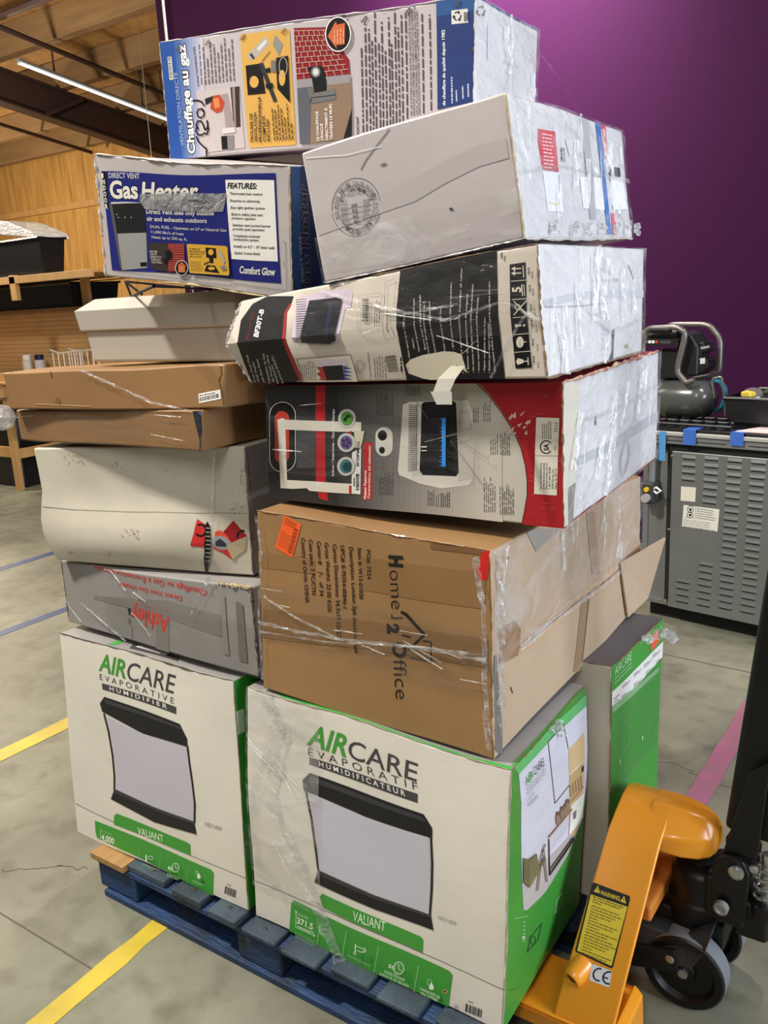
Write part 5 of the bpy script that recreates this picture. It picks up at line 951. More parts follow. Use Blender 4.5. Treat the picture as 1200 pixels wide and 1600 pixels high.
worn_edge(b_gas, (0, 0, 0), (0, 0, 1), seed=20, w=0.009, m=mat('crumpled_white', (206, 198, 190), rough=.7, var=.2, vscale=30)); worn_edge(b_gas, (0, 0, 1), (1, 0, 1), seed=21, w=0.007, m=mat('crumpled_white', (1, 1, 1))); worn_edge(b_gas, (0.3, 0, 0), (1, 0, 0), seed=22, w=0.006, m=mat('torn_light_edge', (1, 1, 1))); worn_edge(b_gas, (1, 0, 0), (1, 0, 1), seed=23, w=0.005, m=mat('torn_light_edge', (1, 1, 1)))

# ---------------------------------------------------------------- chair carton (brown)
KC = mat('chair_carton_kraft', (160, 122, 80), rough=0.55, var=0.18, vscale=3.0, bump=0.12, bscale=12, coat=0.25, cbump=0.35)
b_br = carton('brown', 'chair_carton', 'large brown cardboard carton with black Home 2 Office lettering in the right column', {'F': KC, 'R': KGLOSS, 'T': KC, 'L': KC, 'K': KC, 'D': KC}, 'carton', seed=24, amp=0.003)
f = b_br.face('F'); pr = Print(f, Y3, 0.0021); D = ink(34, 30, 28)
for s_, x0, y0, x1, y1, b_ in (('PO#: 7524', 535, 290, 540, 424, .02), ('Item #: W13-01028', 495, 282, 503, 514, .02), ('Description: London 3pk stacking chair', 455, 277, 480, 764, .02), ('UPC#: 8-70354-00846-1', 416, 270, 428, 556, .02), ('Carton Dimensions: 34.3x17.52x22"', 380, 264, 402, 700, .02), ('Gross Weight: 23.05 KGS', 343, 256, 358, 572, .02), ('Carton #', 308, 250, 316, 356, .02), ('of 34', 320, 438, 322, 500, .02), ('Case pack: 3 PC/CTN', 271, 243, 286, 494, .02), ('Country of Origin: CHINA', 236, 236, 256, 530, .02)):
    pr.text(s_, (x0, y0), (x1, y1), (x0+17, y0), D, b_)
pr.path([(312, 392), (335, 395), (318, 412)], 3, D); pr.build('carton_details_lettering', b_br.t)
pr = Print(f, Y3, 0.0021)
pr.text('H', (640, 318), (642, 362), (697, 322), D, .06).text('ome', (640, 382), (648, 560), (697, 382), D, -.01)
pr.text('2', (632, 632), (634, 668), (680, 634), D, .07).text('O', (654, 716), (660, 778), (712, 716), D, .05).text('ffice', (656, 790), (668, 972), (714, 790), D, -.01)
pr.path([(650, 585), (652, 600), (668, 602), (700, 600)], 5, D).path([(696, 574), (712, 582), (800, 678), (730, 745)], 12, D).path([(720, 580), (805, 675)], 4, D).path([(700, 680), (738, 688)], 8, D).path([(795, 705), (830, 710), (832, 800), (735, 782)], 5, D); pr.build('home_office_logo', b_br.t)
pr = Print(f, Y3, 0.0021); OR = ink(238, 98, 46)
pr.poly([(160, 132), (238, 174), (196, 326), (118, 280)], OR).bars((205, 190), (175, 300), (224, 200), 20, ink(120, 40, 20)).greek((166, 145), (228, 178), (160, 165), 4, ink(120, 40, 20), .4).greek((148, 205), (200, 236), (132, 262), 7, ink(150, 60, 30), .3); pr.build('orange_sticker', b_br.t)
pr = Print(f, Y3, 0.0009); TPB = ink(142, 107, 69)
pr.poly([(40, 370), (300, 400), (300, 330), (40, 300)], TPB).poly([(500, 320), (1080, 400), (1075, 560), (780, 520), (500, 470)], TPB).poly([(60, 560), (400, 600), (1090, 700), (1090, 830), (500, 740), (60, 690)], ink(136, 102, 66)).poly([(828, 226), (1060, 262), (1058, 312), (828, 285)], ink(124, 90, 58)); pr.build('tape_strip', b_br.t, 'glossy tan packing tape')
pr = Print(f, Y3, 0.0016); pr.poly([(1060, 300), (1100, 290), (1096, 340), (1088, 425), (1056, 432), (1036, 372), (1052, 350)], ink(206, 40, 34)).poly([(1076, 1246), (1110, 1244), (1112, 1270), (1080, 1268)], ink(206, 40, 34)).path([(1035, 60), (1090, 250)], .1, OR); pr.build('red_tape_scrap', b_br.t)
f = b_br.face('R'); pr = Print(f, Y4); 
pr.path([(245, 955), (420, 820), (640, 650), (890, 415)], 60, ink(186, 156, 128)).path([(250, 960), (430, 815), (640, 655), (885, 440)], 6, ink(96, 78, 62)).path([(590, 700), (548, 1080)], 36, ink(150, 122, 96)).path([(612, 700), (575, 1030)], 5, ink(104, 84, 66)).path([(620, 250), (650, 560)], 44, ink(166, 138, 116)).poly([(135, 860), (220, 815), (250, 860), (235, 1000), (135, 1050)], ink(146, 108, 72))
pr.ell((178, 482), 7, 10, DGR).path([(195, 1170), (205, 1200)], 5, ink(80, 60, 44)).poly([(270, 320), (460, 330), (330, 450), (290, 370)], ink(150, 140, 132)); pr.poly([(80, 1010), (120, 1000), (150, 1400), (150, 1530), (105, 1500)], ink(110, 104, 98)); pr.build('side_tape_seam_and_shadow', b_br.t)  # upper grey patch is the red carton's cast shadow, painted in
# torn flap at the far corner
mb = MB(); A0 = b_br.P(np.array([[1.0, 0.80, 0.47]]))[0]; A1 = b_br.P(np.array([[1.0, 1.0, 0.47]]))[0]; A2 = b_br.P(np.array([[1.0, 1.0, 0.02]]))[0]; A3 = b_br.P(np.array([[1.0, 0.86, 0.02]]))[0]
mb.add([A0+[.004, 0, 0], A1+[.05, .05, .01], A2+[.012, .02, .0], A3+[.006, 0, 0]], [(0, 1, 2, 3)], KGLOSS); o = mb.build('loose_flap', b_br.t, solid=0.005, fix=False)
worn_edge(b_br, (1, 0, 0), (1, 0, 1), seed=25, w=0.006, m=KGLOSS); worn_edge(b_br, (0, 0, 1), (1, 0, 1), seed=26, w=0.005, m=KC)

# ---------------------------------------------------------------- red and grey heater carton
b_rd = carton('red', 'heater_carton', 'grey and red vent-free heater carton with heater picture, on the large brown carton', {'F': ink(196, 190, 180), 'R': WGLOSS, 'T': mat('red_board', (150, 30, 38), rough=.5, var=.3, vscale=20), 'L': DGCARD, 'K': WCARD, 'D': DGCARD}, 'carton', seed=27, amp=0.003)
f = b_rd.face('F'); pr = Print(f, Z7); CH = ink(44, 44, 46); RED = ink(178, 36, 42)
N = 44
for k in range(N):   # printed fade from charcoal to off white
    x0 = 40+k*32; x1 = x0+32; t = float(np.clip((k-13)/28.0, 0, 1))**0.75; cc_ = np.array((44, 44, 46))*(1-t)+np.array((196, 190, 180))*t
    pr.uvpoly([pr.uv((x0, 40)), pr.uv((x1, 40)), pr.uv((x1, 920)), pr.uv((x0, 920))], ink(*[int(q_) for q_ in cc_]))
pr.up(); pr.poly([(352, 40), (408, 40), (410, 650), (424, 760), (372, 745), (352, 650)], RED)
def pill(pr, c, hw, hh, m, ring=None):
    P = [(c[0]+hw*math.cos(t), c[1]-(hh-hw)+hw*math.sin(t)*1.0) for t in np.linspace(-math.pi, 0, 12)]+[(c[0]+hw*math.cos(t), c[1]+(hh-hw)+hw*math.sin(t)) for t in np.linspace(0, math.pi, 12)]
    if ring: pr.path(P+[P[0]], ring, m)
    else: pr.poly(P, m)
pill(pr, (157, 385), 82, 212, ink(20, 20, 22)); pill(pr, (157, 385), 76, 205, ink(214, 212, 208), 4); pill(pr, (154, 385), 42, 152, ink(180, 58, 44)); pr.at(X4).text('o', (228, 408), (268, 408), (228, 372), WHT, .05).path([(285, 690), (296, 682)], 8, WHT)
pr.poly([(385, 470), (560, 470), (560, 850), (385, 850)], ink(72, 72, 76)).text('Indoor / Interiores - Garage / Garajo', (735, 922), (740, 293), (713, 922), WHT, .01)
for (cx, cy), c_ in (((857, 383), ink(84, 152, 66)), ((852, 608), ink(112, 88, 150)), ((850, 830), ink(52, 120, 132))): pr.ell((cx, cy), 86, 92, ink(120, 120, 120)).ell((cx, cy), 82, 88, ink(196, 196, 192)).ell((cx, cy), 58, 66, ink(90, 90, 90)).ell((cx, cy), 54, 62, c_)
pr.path([(830, 395), (850, 378), (872, 352), (885, 365)], 14, BLK).ell((842, 388), 12, 16, BLK)
for t in range(5): pr.ell((852+30*math.cos(t*1.256), 608+34*math.sin(t*1.256)), 13, 15, ink(52, 40, 76))
pr.ell((852, 608), 9, 10, ink(90, 70, 130)); pr.poly([(835, 795), (895, 790), (895, 870), (835, 870), (822, 832)], ink(18, 58, 66)); pr.build('dark_panel', b_rd.t)
pr = Print(f, X4, 0.0030); PW = ink(214, 210, 198)
pr.poly([(205, 390), (990, 415), (990, 512), (880, 508), (280, 486), (208, 470)], PW).poly([(208, 465), (280, 480), (295, 960), (235, 1035)], PW).poly([(230, 955), (560, 972), (905, 995), (985, 1092), (780, 1082), (505, 1060), (480, 1035), (350, 1042), (235, 1035)], PW).poly([(905, 700), (990, 660), (982, 1095), (900, 1080)], ink(226, 224, 218)).poly([(925, 500), (1020, 500), (1005, 580), (985, 660), (930, 655)], ink(204, 196, 176))
pr.text('BF30PMDG', (970, 828), (975, 600), (945, 828), BLK, .02).bars((940, 1052), (940, 895), (972, 1052), 22, BLK).greek((918, 1018), (918, 925), (930, 1018), 1, DGR).poly([(878, 1010), (900, 1010), (900, 1085), (876, 1082)], RED).poly([(882, 500), (903, 498), (903, 530), (882, 532)], RED); pr.build('torn_white_label', b_rd.t, 'frame left by a torn white paper label')
pr = Print(f, X4, 0.0016); pr.poly([(1008, 606), (1094, 606), (1090, 1140), (1000, 1140)], RED).text('Heater Features', (1035, 1135), (1038, 870), (1012, 1135), WHT, .02).text('Características del calentador', (1070, 1132), (1078, 634), (1048, 1132), WHT, .01); pr.at(Z7)
for x, y, h_, n_, s_ in ((708, 260, 150, 6, 1), (765, 262, 120, 4, 2), (722, 725, 140, 8, 3), (880, 145, 70, 8, 4), (1008, 788, 100, 4, 5), (1086, 795, 95, 5, 6)): pr.greek((x, y), (x, y-h_), (x+11*(n_-1), y), n_, ink(70, 68, 66), .38, seed=s_, words=5)
pill(pr, (752, 412), 50, 86, ink(212, 208, 200)); pr.ell((742, 376), 27, 30, BLK).ell((740, 462), 17, 20, BLK).path([(748, 325), (748, 280)], 2, GRY).path([(748, 500), (746, 570)], 2, GRY); pr.build('feature_print', b_rd.t)
pr = Print(f, (0, 0, 1), 0.0017); HW = ink(214, 210, 202)
pr.poly([(630, 632), (640, 628), (732, 625), (737, 640), (743, 690), (740, 748), (733, 758), (690, 763), (655, 755), (624, 742), (622, 734)], HW).poly([(734, 640), (743, 690), (740, 748), (716, 752), (718, 640)], ink(196, 190, 180)).poly([(659, 632), (663, 628), (708, 626), (713, 630), (717, 738), (713, 744), (661, 742), (656, 735)], ink(24, 24, 28))
pr.at(Z7)
for k in range(34): pr.path([(898, 200+k*11.6), (948, 204+k*11.2)], 4.2, ink(80, 76, 76))
for k in range(7): pr.ring((956, 215+k*56), 9, 24, 2.5, ink(80, 78, 78), a0=90, a1=270)
pr.path([(978, 440), (1008, 440)], 7, WHT).path([(978, 462), (1008, 462)], 5, WHT)
g = np.random.default_rng(2)
for k in range(16): y = 268+k*18; pr.poly([(1122, y), (1122, y+20), (1078+g.uniform(-4, 22), y+10+g.uniform(-4, 4))], ink(40, 116, 204))
pr.poly([(1100, 275), (1122, 275), (1122, 550), (1100, 550)], ink(62, 140, 222))
pr.path([(945, 165), (1016, 270)], 2.5, GRY).path([(1000, 410), (1250, 350)], 2.5, ink(170, 168, 160)); pr.at(Z8)
pr.path([(5, 485), (195, 428), (195, 400)], 2, GRY).path([(120, 475), (285, 585), (288, 565)], 2, GRY).path([(88, 490), (262, 728), (262, 750)], 2, GRY); pr.build('heater_picture', b_rd.t)
pr = Print(f, Z8, 0.0016)
for x, y, h_, n_, s_ in ((200, 400, 90, 3, 1), (252, 395, 110, 4, 2), (290, 568, 110, 4, 3), (340, 570, 120, 5, 4), (255, 868, 190, 6, 5), (338, 880, 170, 7, 6), (30, 842, 80, 5, 7), (5, 840, 70, 2, 8)): pr.greek((x, y), (x, y-h_), (x+11*(n_-1), y), n_, ink(80, 78, 74), .35, seed=s_, words=5)
pr.poly([(196, 165), (420, 165), (690, 170), (680, 960), (450, 950), (468, 860), (482, 780), (482, 700), (472, 620), (450, 530), (412, 440), (350, 345), (280, 250)], ink(168, 32, 40)); pr.path([(205, 185), (280, 258), (350, 352), (410, 446), (448, 534), (470, 622), (480, 700), (480, 780), (466, 862), (452, 935)], 5, ink(90, 24, 28))
g = np.random.default_rng(12)
for k in range(16): x, y = 370+g.uniform(0, 110), 345+g.uniform(0, 120); pr.poly([(x, y), (x+g.uniform(8, 30), y-g.uniform(5, 24)), (x+g.uniform(4, 24), y+g.uniform(2, 14))], ink(214, 186, 176))
for k in range(24): x, y = 490+g.uniform(0, 150), 230+g.uniform(0, 690); pr.path([(x, y), (x+g.uniform(10, 60), y+g.uniform(-3, 3))], 1.2, ink(206, 120, 120))
pr.build('red_panel', b_rd.t)
pr = Print(f, Z8, 0.0034); pr.poly([(528, 373), (648, 377), (635, 780), (517, 772)], ink(222, 216, 202)).ring((580, 528), 30, 33, 6, BLK, a0=40, a1=320).text('SA', (592, 545), (592, 512), (568, 545), BLK, .03).path([(522, 572), (640, 574)], 2.5, GRY).text('2531', (636, 450), (640, 402), (622, 450), BLK).text('LTD', (632, 545), (632, 520), (622, 545), DGR).greek((560, 485), (560, 390), (602, 485), 5, DGR, .35)
for s_, x, y0, y1 in (('One Year Limited Warranty', 556, 748, 608), ('1-877-447-4768', 602, 745, 632), ('GHP Group, Inc.', 618, 745, 640), ('Niles, IL 60714', 634, 745, 640), ('Un Año de Garantía Limitada', 572, 748, 610), ('Garantie limitée d\'un an', 586, 748, 610)): pr.text(s_, (x, y0), (x, y1), (x-9, y0), BLK, .01)
pr.build('certification_label', b_rd.t)
f = b_rd.face('R'); pr = Print(f, Z8); pr.poly([(670, 190), (755, 185), (722, 700), (705, 930), (660, 950)], ink(206, 198, 184)).poly([(690, 740), (730, 712), (715, 920), (690, 935)], ink(120, 112, 100)).path([(745, 600), (900, 530), (1165, 365)], 44, ink(176, 176, 180)).path([(715, 925), (850, 820), (1140, 610)], 8, ink(150, 40, 52)).ring((985, 585), 22, 90, 3, ink(180, 178, 182), rot=8).ring((985, 585), 14, 76, 2, ink(190, 188, 192), rot=8).poly([(826, 372), (838, 366), (836, 412), (830, 415)], ink(120, 116, 116)); pr.build('side_tape_and_stamp', b_rd.t)
worn_edge(b_rd, (1, 0, 1), (1, 1, 1), seed=28, w=0.014, n=40, m=mat('torn_red_edge', (150, 70, 66), rough=.9, var=.6, vscale=50, col2=(196, 176, 150))); worn_edge(b_rd, (1, 0, 0), (1, 0, 1), seed=29, w=0.006); worn_edge(b_rd, (1, 0, 0), (1, 1, 0), seed=30, w=0.004, m=mat('red_board', (1, 1, 1)))

# ---------------------------------------------------------------- black heater carton, creased
b_bl = carton('black', 'heater_carton', 'creased black and white vent-free heater carton with BF30T-B lettering', {'F': ink(208, 198, 186), 'R': WGLOSS, 'T': mat('black_board', (28, 27, 29), rough=.35, var=.2, vscale=9), 'L': mat('grey_white_board', (1, 1, 1)), 'K': WCARD, 'D': WCARD}, 'carton', seed=31, amp=0.002,
              warp=lambda a, b, c: np.stack([-0.028*(1-np.abs(2*c-1))*np.clip(1-2.2*a, 0, 1), -0.034*(1-np.abs(2*c-1))*(1-b)*np.clip(1.15-0.95*a, 0, 1), 0*a], 1))
f = b_bl.face('F'); BK = ink(24, 23, 25); pr = Print(f, X1)
pr.poly([(330, 40), (520, -60), (860, -60), (830, 40), (745, 150), (718, 460), (940, 1035), (640, 1085), (330, 1075), (135, 530), (180, 250)], BK).poly([(815, 30), (835, 40), (775, 150), (760, 455), (990, 1040), (930, 1035), (715, 458), (742, 148)], ink(156, 38, 46))
pr.text('BF30T-B', (402, 470), (480, 118), (345, 455), WHT, .03).text('H', (285, 505), (296, 452), (230, 500), ink(110, 30, 32)).text('earth', (296, 440), (362, 150), (240, 430), ink(92, 30, 32))
for s_, x0, y0, x1, y1 in (('Free Dual Fuel', 375, 1045, 270, 702), ('Wall Heater', 425, 1050, 345, 780), ('with Blue Flame', 490, 1060, 400, 755), ('Calentador de Gas', 565, 1065, 480, 682), ('de Pared Libre', 612, 1050, 530, 700), ('Instalación', 670, 1065, 590, 830), ('de pared de 30,000 BTU', 735, 1065, 600, 712)): pr.text(s_, (x0, y0), (x1, y1), (x0-24, y0+4), ink(206, 202, 196), .01)
pr.build('black_end_panel', b_bl.t)
pr = Print(f, Z5, 0.0014); LV = ink(206, 192, 208)
pr.poly([(425, 345), (560, 310), (722, 292), (735, 320), (722, 400), (690, 410), (660, 580), (640, 606), (400, 600), (400, 450)], LV)
for k in range(19): pr.path([(412, 358+k*13.4), (468, 354+k*13.4)], 3.6, ink(90, 80, 96))
pr.poly([(490, 362), (640, 345), (676, 355), (640, 590), (605, 610), (450, 602), (448, 520)], ink(26, 26, 32)).poly([(600, 380), (625, 378), (600, 580), (585, 580)], ink(40, 40, 70))
pr.poly([(425, 695), (730, 672), (772, 832), (455, 824)], ink(214, 206, 196)).path([(420, 695), (725, 670), (770, 830)], 3, DGR).path([(420, 695), (462, 824)], 3, DGR).greek((445, 815), (432, 705), (525, 815), 8, GRY, .35, words=6)
pr.poly([(535, 705), (690, 695), (705, 730), (545, 745)], LV).poly([(568, 735), (680, 728), (690, 812), (585, 815)], ink(26, 26, 30)).poly([(530, 740), (568, 738), (590, 814), (545, 812), (560, 800), (532, 778), (556, 765)], ink(176, 52, 48))
for k in range(4): pr.poly([(684, 735+k*20), (735, 750+k*20), (688, 752+k*20)], ink(50, 60, 150))
pr.path([(775, 332), (900, 316), (905, 330), (890, 512), (880, 522), (770, 528), (764, 518), (775, 332)], 2.2, ink(150, 146, 140)).bars((790, 480), (796, 355), (825, 478), 20, BLK).greek((845, 490), (850, 345), (885, 490), 4, GRY, .3, words=5)
pr.path([(925, 255), (975, 240), (982, 255), (978, 575), (925, 582), (918, 570), (925, 255)], 2.2, ink(150, 146, 140)).text('APPROVED', (948, 545), (944, 420), (934, 545), DGR)
pr.ring((780, 735), 30, 32, 3, GRY).ring((780, 735), 18, 20, 3, GRY); pr.text('1 Year Limited Warranty', (848, 805), (832, 658), (836, 805), DGR, .01).greek((866, 800), (858, 660), (925, 800), 5, GRY, .35, words=5).bars((940, 768), (922, 675), (1000, 762), 22, BLK).greek((1012, 765), (1008, 670), (1022, 765), 1, BLK, words=4)
pr.build('heater_picture', b_bl.t)
pr = Print(f, (0, 0, 1), 0.0014); pr.poly([(626, 421), (776.5, 388), (790, 596), (637, 600), (622, 524), (620, 480)], BK); pr.up(2).at(Z6); TL = ink(214, 208, 200)
for s_, x0, y0, x1, y1 in (('• Sensor de agotamiento de oxígeno', 245, 740, 240, 330), ('• Control termostático superior al calor', 218, 745, 210, 195), ('• No necesita electricidad, incluso cuando falla la electricidad.', 272, 740, 268, 278), ('• Incluye soporte de pared y el pedestal de montaje.', 300, 740, 295, 345), ('• Segura, combustión de calor limpio.', 328, 740, 330, 450), ('• Estable para mayor seguridad,', 355, 742, 350, 480), ('• No requiere orificio o humero, para la seguridad del calor.', 384, 740, 354, 262), ('• BTU calienta hasta 1,000 pies cuadrados.', 168, 620, 155, 270), ('heats required to light heat', 122, 630, 100, 400), ('Normal household room temperature', 74, 640, 42, 370), ('Control dial adjusts from 1 to 5', 40, 650, 14, 370)): pr.text(s_, (x0, y0), (x1, y1), (x0-9, y0), TL, .006)
pr.at(Z5)
for s_, x0, y0, x1, y1 in (('• Efficient', 1088, 640, 1076, 580), ('• Heats spaces up to 1,000 sq. ft.', 1062, 700, 1030, 430), ('Normal temperature, uniform room', 1115, 650, 1085, 350), ('Burns even if electricity fails', 1150, 640, 1120, 330)): pr.text(s_, (x0, y0), (x1, y1), (x0-10, y0), TL, .006)
pr.build('black_centre_panel', b_bl.t)
pr = Print(f, Z6, 0.0030); PW2 = ink(206, 198, 178)
pr.poly([(-85, 700), (-60, 672), (0, 650), (110, 630), (165, 632), (205, 645), (235, 742), (180, 700), (160, 770), (100, 790), (0, 770), (-70, 745)], PW2); pr.build('torn_patch', b_bl.t, 'patch of bare board where the black print is torn off')
mb = MB(); base = b_bl.P(np.array([[0.70, 0, 0.05]]))[0]; pts = [at(715, 572, 1, 1.345), at(700, 592, 1, 1.325), at(694, 612, 1, 1.318), at(700, 632, 1, 1.322)]
wv = AR*0.012
for a_, b_, k in zip(pts[:-1], pts[1:], range(3)): mb.add([a_-wv*(1+.5*k), a_+wv*1.1, b_+wv*(1.1-.25*k), b_-wv*(1.5+.1*k)], [(0, 1, 2, 3)], PW2)
mb.build('curled_paper_strip', b_bl.t, solid=0.0015)
pr = Print(f, Z6, 0.0014); pr.poly([(455, 178), (538, 165), (570, 714), (486, 720)], BK); CW = ink(214, 206, 192)
for y in (262, 358, 452, 540, 632): pr.path([(458+(y-178)*.055, y+3), (542+(y-165)*.055, y-4)], 3.5, CW)
for y in (198, 222): pr.path([(480, y+2), (515, y)], 6, CW).poly([(464, y+2), (485, y-11), (486, y+14)], CW)
pr.path([(527, 185), (530, 245)], 5, CW).text('5', (516, 320), (516, 296), (472, 322), CW, .03).path([(520, 282), (524, 340)], 5, CW).path([(531, 282), (535, 340)], 4, CW).path([(480, 440), (545, 365)], 5, CW).path([(480, 370), (548, 440)], 5, CW).ring((500, 400), 14, 14, 4, CW).poly([(486, 488), (520, 492), (520, 498), (486, 506)], CW).ell((533, 494), 6, 7, CW).ell((512, 582), 20, 30, CW, n=12).path([(505, 585), (545, 580)], 4, CW).poly([(500, 665), (530, 672), (530, 690), (500, 700), (492, 684)], CW).path([(530, 682), (552, 680)], 5, CW).path([(554, 662), (556, 700)], 5, CW)
for y in (230, 320, 420, 500, 600, 690): pr.greek((552+(y-178)*.055, y), (550+(y-178)*.055, y-42), (562+(y-178)*.055, y), 1, GRY, words=4)
pr.ell((418, 130), 6, 18, ink(130, 112, 90)); pr.build('handling_symbols', b_bl.t)
f = b_bl.face('R'); pr = Print(f, Z6); pr.path([(640, 380), (760, 350), (900, 330), (1150, 330)], 36, ink(190, 190, 196)).path([(640, 400), (800, 395), (960, 380)], 5, ink(140, 138, 140)).text('Mfg Large', (925, 218), (985, 226), (926, 196), ink(176, 178, 186)).text('Part Number: BF30', (890, 265), (1015, 272), (892, 242), ink(182, 184, 192)).text('BLUE FLAME', (965, 620), (975, 470), (930, 618), ink(196, 192, 196)).poly([(985, 520), (1000, 515), (992, 640), (990, 680), (970, 670), (984, 630)], ink(58, 54, 56)).path([(1070, 182), (1084, 215), (1098, 258)], 3, DGR).poly([(1050, 600), (1068, 590), (1072, 612), (1056, 614)], ink(170, 150, 120)); pr.build('side_print', b_bl.t)
worn_edge(b_bl, (0, 0, 0), (0, 0, 1), seed=32, w=0.010, m=mat('crumpled_white', (1, 1, 1))); worn_edge(b_bl, (1, 0, 0), (1, 0, 1), seed=33, w=0.006); worn_edge(b_bl, (0.5, 0, 1), (1, 0, 1), seed=34, w=0.004); worn_edge(b_bl, (1, 0, 0), (1, 1, 0), seed=35, w=0.006)

# ---------------------------------------------------------------- white carton with round stamp
b_wh = carton('white', 'heater_carton', 'tilted plain white carton with round MADE IN CHINA stamp, below the topmost carton', {'F': LCARD, 'R': WGLOSS, 'T': LCARD, 'L': LCARD, 'K': LCARD, 'D': LCARD}, 'carton', seed=36, amp=0.003)
f = b_wh.face('F'); pr = Print(f, Z4); SG = ink(88, 84, 88); SG2 = ink(120, 116, 118)
pr.ring((215, 430), 84, 101, 2, SG, rot=6, n=40).ring((215, 430), 62, 76, 2, SG, rot=6, n=40)
def arc_text(pr, s_, c, rx, ry, a0, a1, size, m, inward=False):
    n = len(s_)
    for i, ch in enumerate(s_):
        if ch == ' ': continue
        t = R(a0+(a1-a0)*(i+.5)/n); o = np.array([c[0]+rx*math.cos(t), c[1]+ry*math.sin(t)]); tg = np.array([-rx*math.sin(t), ry*math.cos(t)]); tg = tg/np.linalg.norm(tg)*(1 if a1 > a0 else -1); nr = np.array([math.cos(t), math.sin(t)])*(1 if a1 > a0 else -1)
        pr.text(ch, tuple(o-tg*size*.3), tuple(o+tg*size*.3), tuple(o-tg*size*.3+nr*size), m, .01)
    return pr.up()
arc_text(pr, 'MADE IN CHINA', (217, 430), 76, 94, 122, 40, 17, SG); arc_text(pr, 'BOX MAKER BILLIE COLOR PACKING FACTORY', (215, 430), 66, 79, 150, 395, 11, SG2); arc_text(pr, 'BOX CERTIFICATE', (215, 432), 50, 60, 200, 340, 12, SG)
pr.text('THIS', (195, 375), (215, 373), (195, 366), SG2).text('SINGLE WALL', (182, 394), (238, 384), (182, 384), SG2)
for k, n_ in enumerate(('200', '92', '60', '40')): pr.text(n_, (198+k*3, 432+k*18.5), (218+k*2, 429+k*18.5), (198+k*3, 420+k*18.5), SG, .01).path([(160+k*3, 440+k*18), (272-k*2, 422+k*18)], 1.5, SG2)
pr.greek((160, 412), (190, 407), (166, 484), 8, SG2, .3, words=3).greek((240, 406), (268, 401), (240, 470), 8, SG2, .3, words=3); pr.build('round_stamp', b_wh.t)
pr = Print(f, Z4); WR = ink(182, 175, 174)
pr.poly([(75, 465), (290, 390), (420, 330), (520, 270), (640, 215), (735, 190), (745, 260), (640, 290), (520, 350), (420, 410), (290, 455), (85, 530)], WR); pr.path([(232, 300), (250, 265), (330, 160)], 4, SG2).path([(120, 660), (700, 560)], .6, SG2).ell((545, 437), 7, 5, DGR).ell((310, 282), 12, 4, SG2, rot=-20).path([(40, 260), (180, 250), (300, 220)], 3, ink(236, 234, 234)); pr.build('wrinkled_clear_tape', b_wh.t)
f = b_wh.face('R'); pr = Print(f, X2); RL = ink(196, 74, 84)
pr.poly([(0, 375), (165, 405), (200, 795), (42, 765), (0, 500)], RL).greek((40, 420), (150, 440), (60, 740), 10, ink(236, 200, 204), .35, words=4).poly([(45, 780), (205, 800), (250, 1180), (95, 1170)], ink(226, 226, 232)).path([(200, 820), (208, 1140)], 6, ink(96, 92, 92)).path([(105, 1085), (190, 1105)], 16, ink(214, 210, 160)).poly([(400, 840), (620, 850), (640, 1160), (435, 1140)], ink(236, 236, 240)).poly([(400, 270), (480, 300), (560, 1250), (500, 1250)], ink(172, 170, 174)).poly([(255, 470), (420, 500), (430, 600), (300, 640)], ink(206, 204, 208))
pr.poly([(552, 318), (598, 330), (705, 1390), (665, 1395)], ink(58, 110, 178)).poly([(598, 335), (645, 350), (675, 660), (632, 665)], RL).poly([(700, 1185), (738, 1190), (752, 1400), (715, 1380)], ink(210, 84, 110)).poly([(668, 738), (782, 752), (790, 840), (690, 830)], ink(50, 36, 40)).poly([(690, 850), (815, 850), (850, 1150), (720, 1160)], ink(236, 236, 240)).greek((594, 575), (604, 640), (610, 1000), 1, WHT).greek((218, 560), (222, 720), (245, 560), 2, GRY, .4, words=5).text('R', (640, 640), (660, 645), (640, 600), WHT, .03); pr.build('side_labels', b_wh.t)
# blobs of glue squeezed along the bottom edge
worn_edge(b_wh, (1, 0, 0), (1, 1, 0), seed=37, w=0.008, m=mat('crumpled_white', (1, 1, 1))); worn_edge(b_wh, (1, 0, 0), (1, 0, 1), seed=38, w=0.005, m=mat('torn_light_edge', (1, 1, 1))); worn_edge(b_wh, (0, 0, 0), (1, 0, 0), seed=39, w=0.005, m=LCARD)

# ---------------------------------------------------------------- topmost carton
b_tp = carton('top', 'heater_carton', 'long white and blue Chauffage au gaz carton lying on top of the stack', {'F': ink(190, 181, 183), 'R': WGLOSS, 'T': BLUECARD, 'L': BLUECARD, 'K': LCARD, 'D': LCARD}, 'carton', seed=40, amp=0.0025)
f = b_tp.face('F'); pr = Print(f, Z1)
cA, cB = np.array((38, 78, 152)), np.array((196, 190, 206))
for k in range(12):
    t0, t1 = k/12, (k+1)/12; tt = max(0, (k-3)/8.0)**0.8; c_ = cA*(1-tt)+cB*tt
    pr.uvpoly([pr.uv((105+t0*240, 222-t0*18)), pr.uv((105+t1*240, 222-t1*18)), pr.uv((165+t1*195, 884-t1*26)), pr.uv((165+t0*195, 884-t0*26))], ink(*[int(x) for x in c_]))
pr.up(); pr.poly([(148, 315), (170, 312), (182, 438), (160, 442)], ink(200, 200, 190)).bars((152, 320), (164, 436), (164, 318), 14, GRY)
pr.text('Chauffage au gaz', (302, 845), (245, 248), (263, 845), WHT, .03, BLK, .06).text('VENTILATION DIRECTE', (240, 806), (203, 400), (222, 806), ink(150, 170, 214), .01, ink(40, 60, 120), .02).text('FONCTIONNALITÉS', (325, 474), (300, 258), (315, 474), DGR, .01); pr.build('blue_end_print', b_tp.t)
pr = Print(f, Z1, 0.0014)
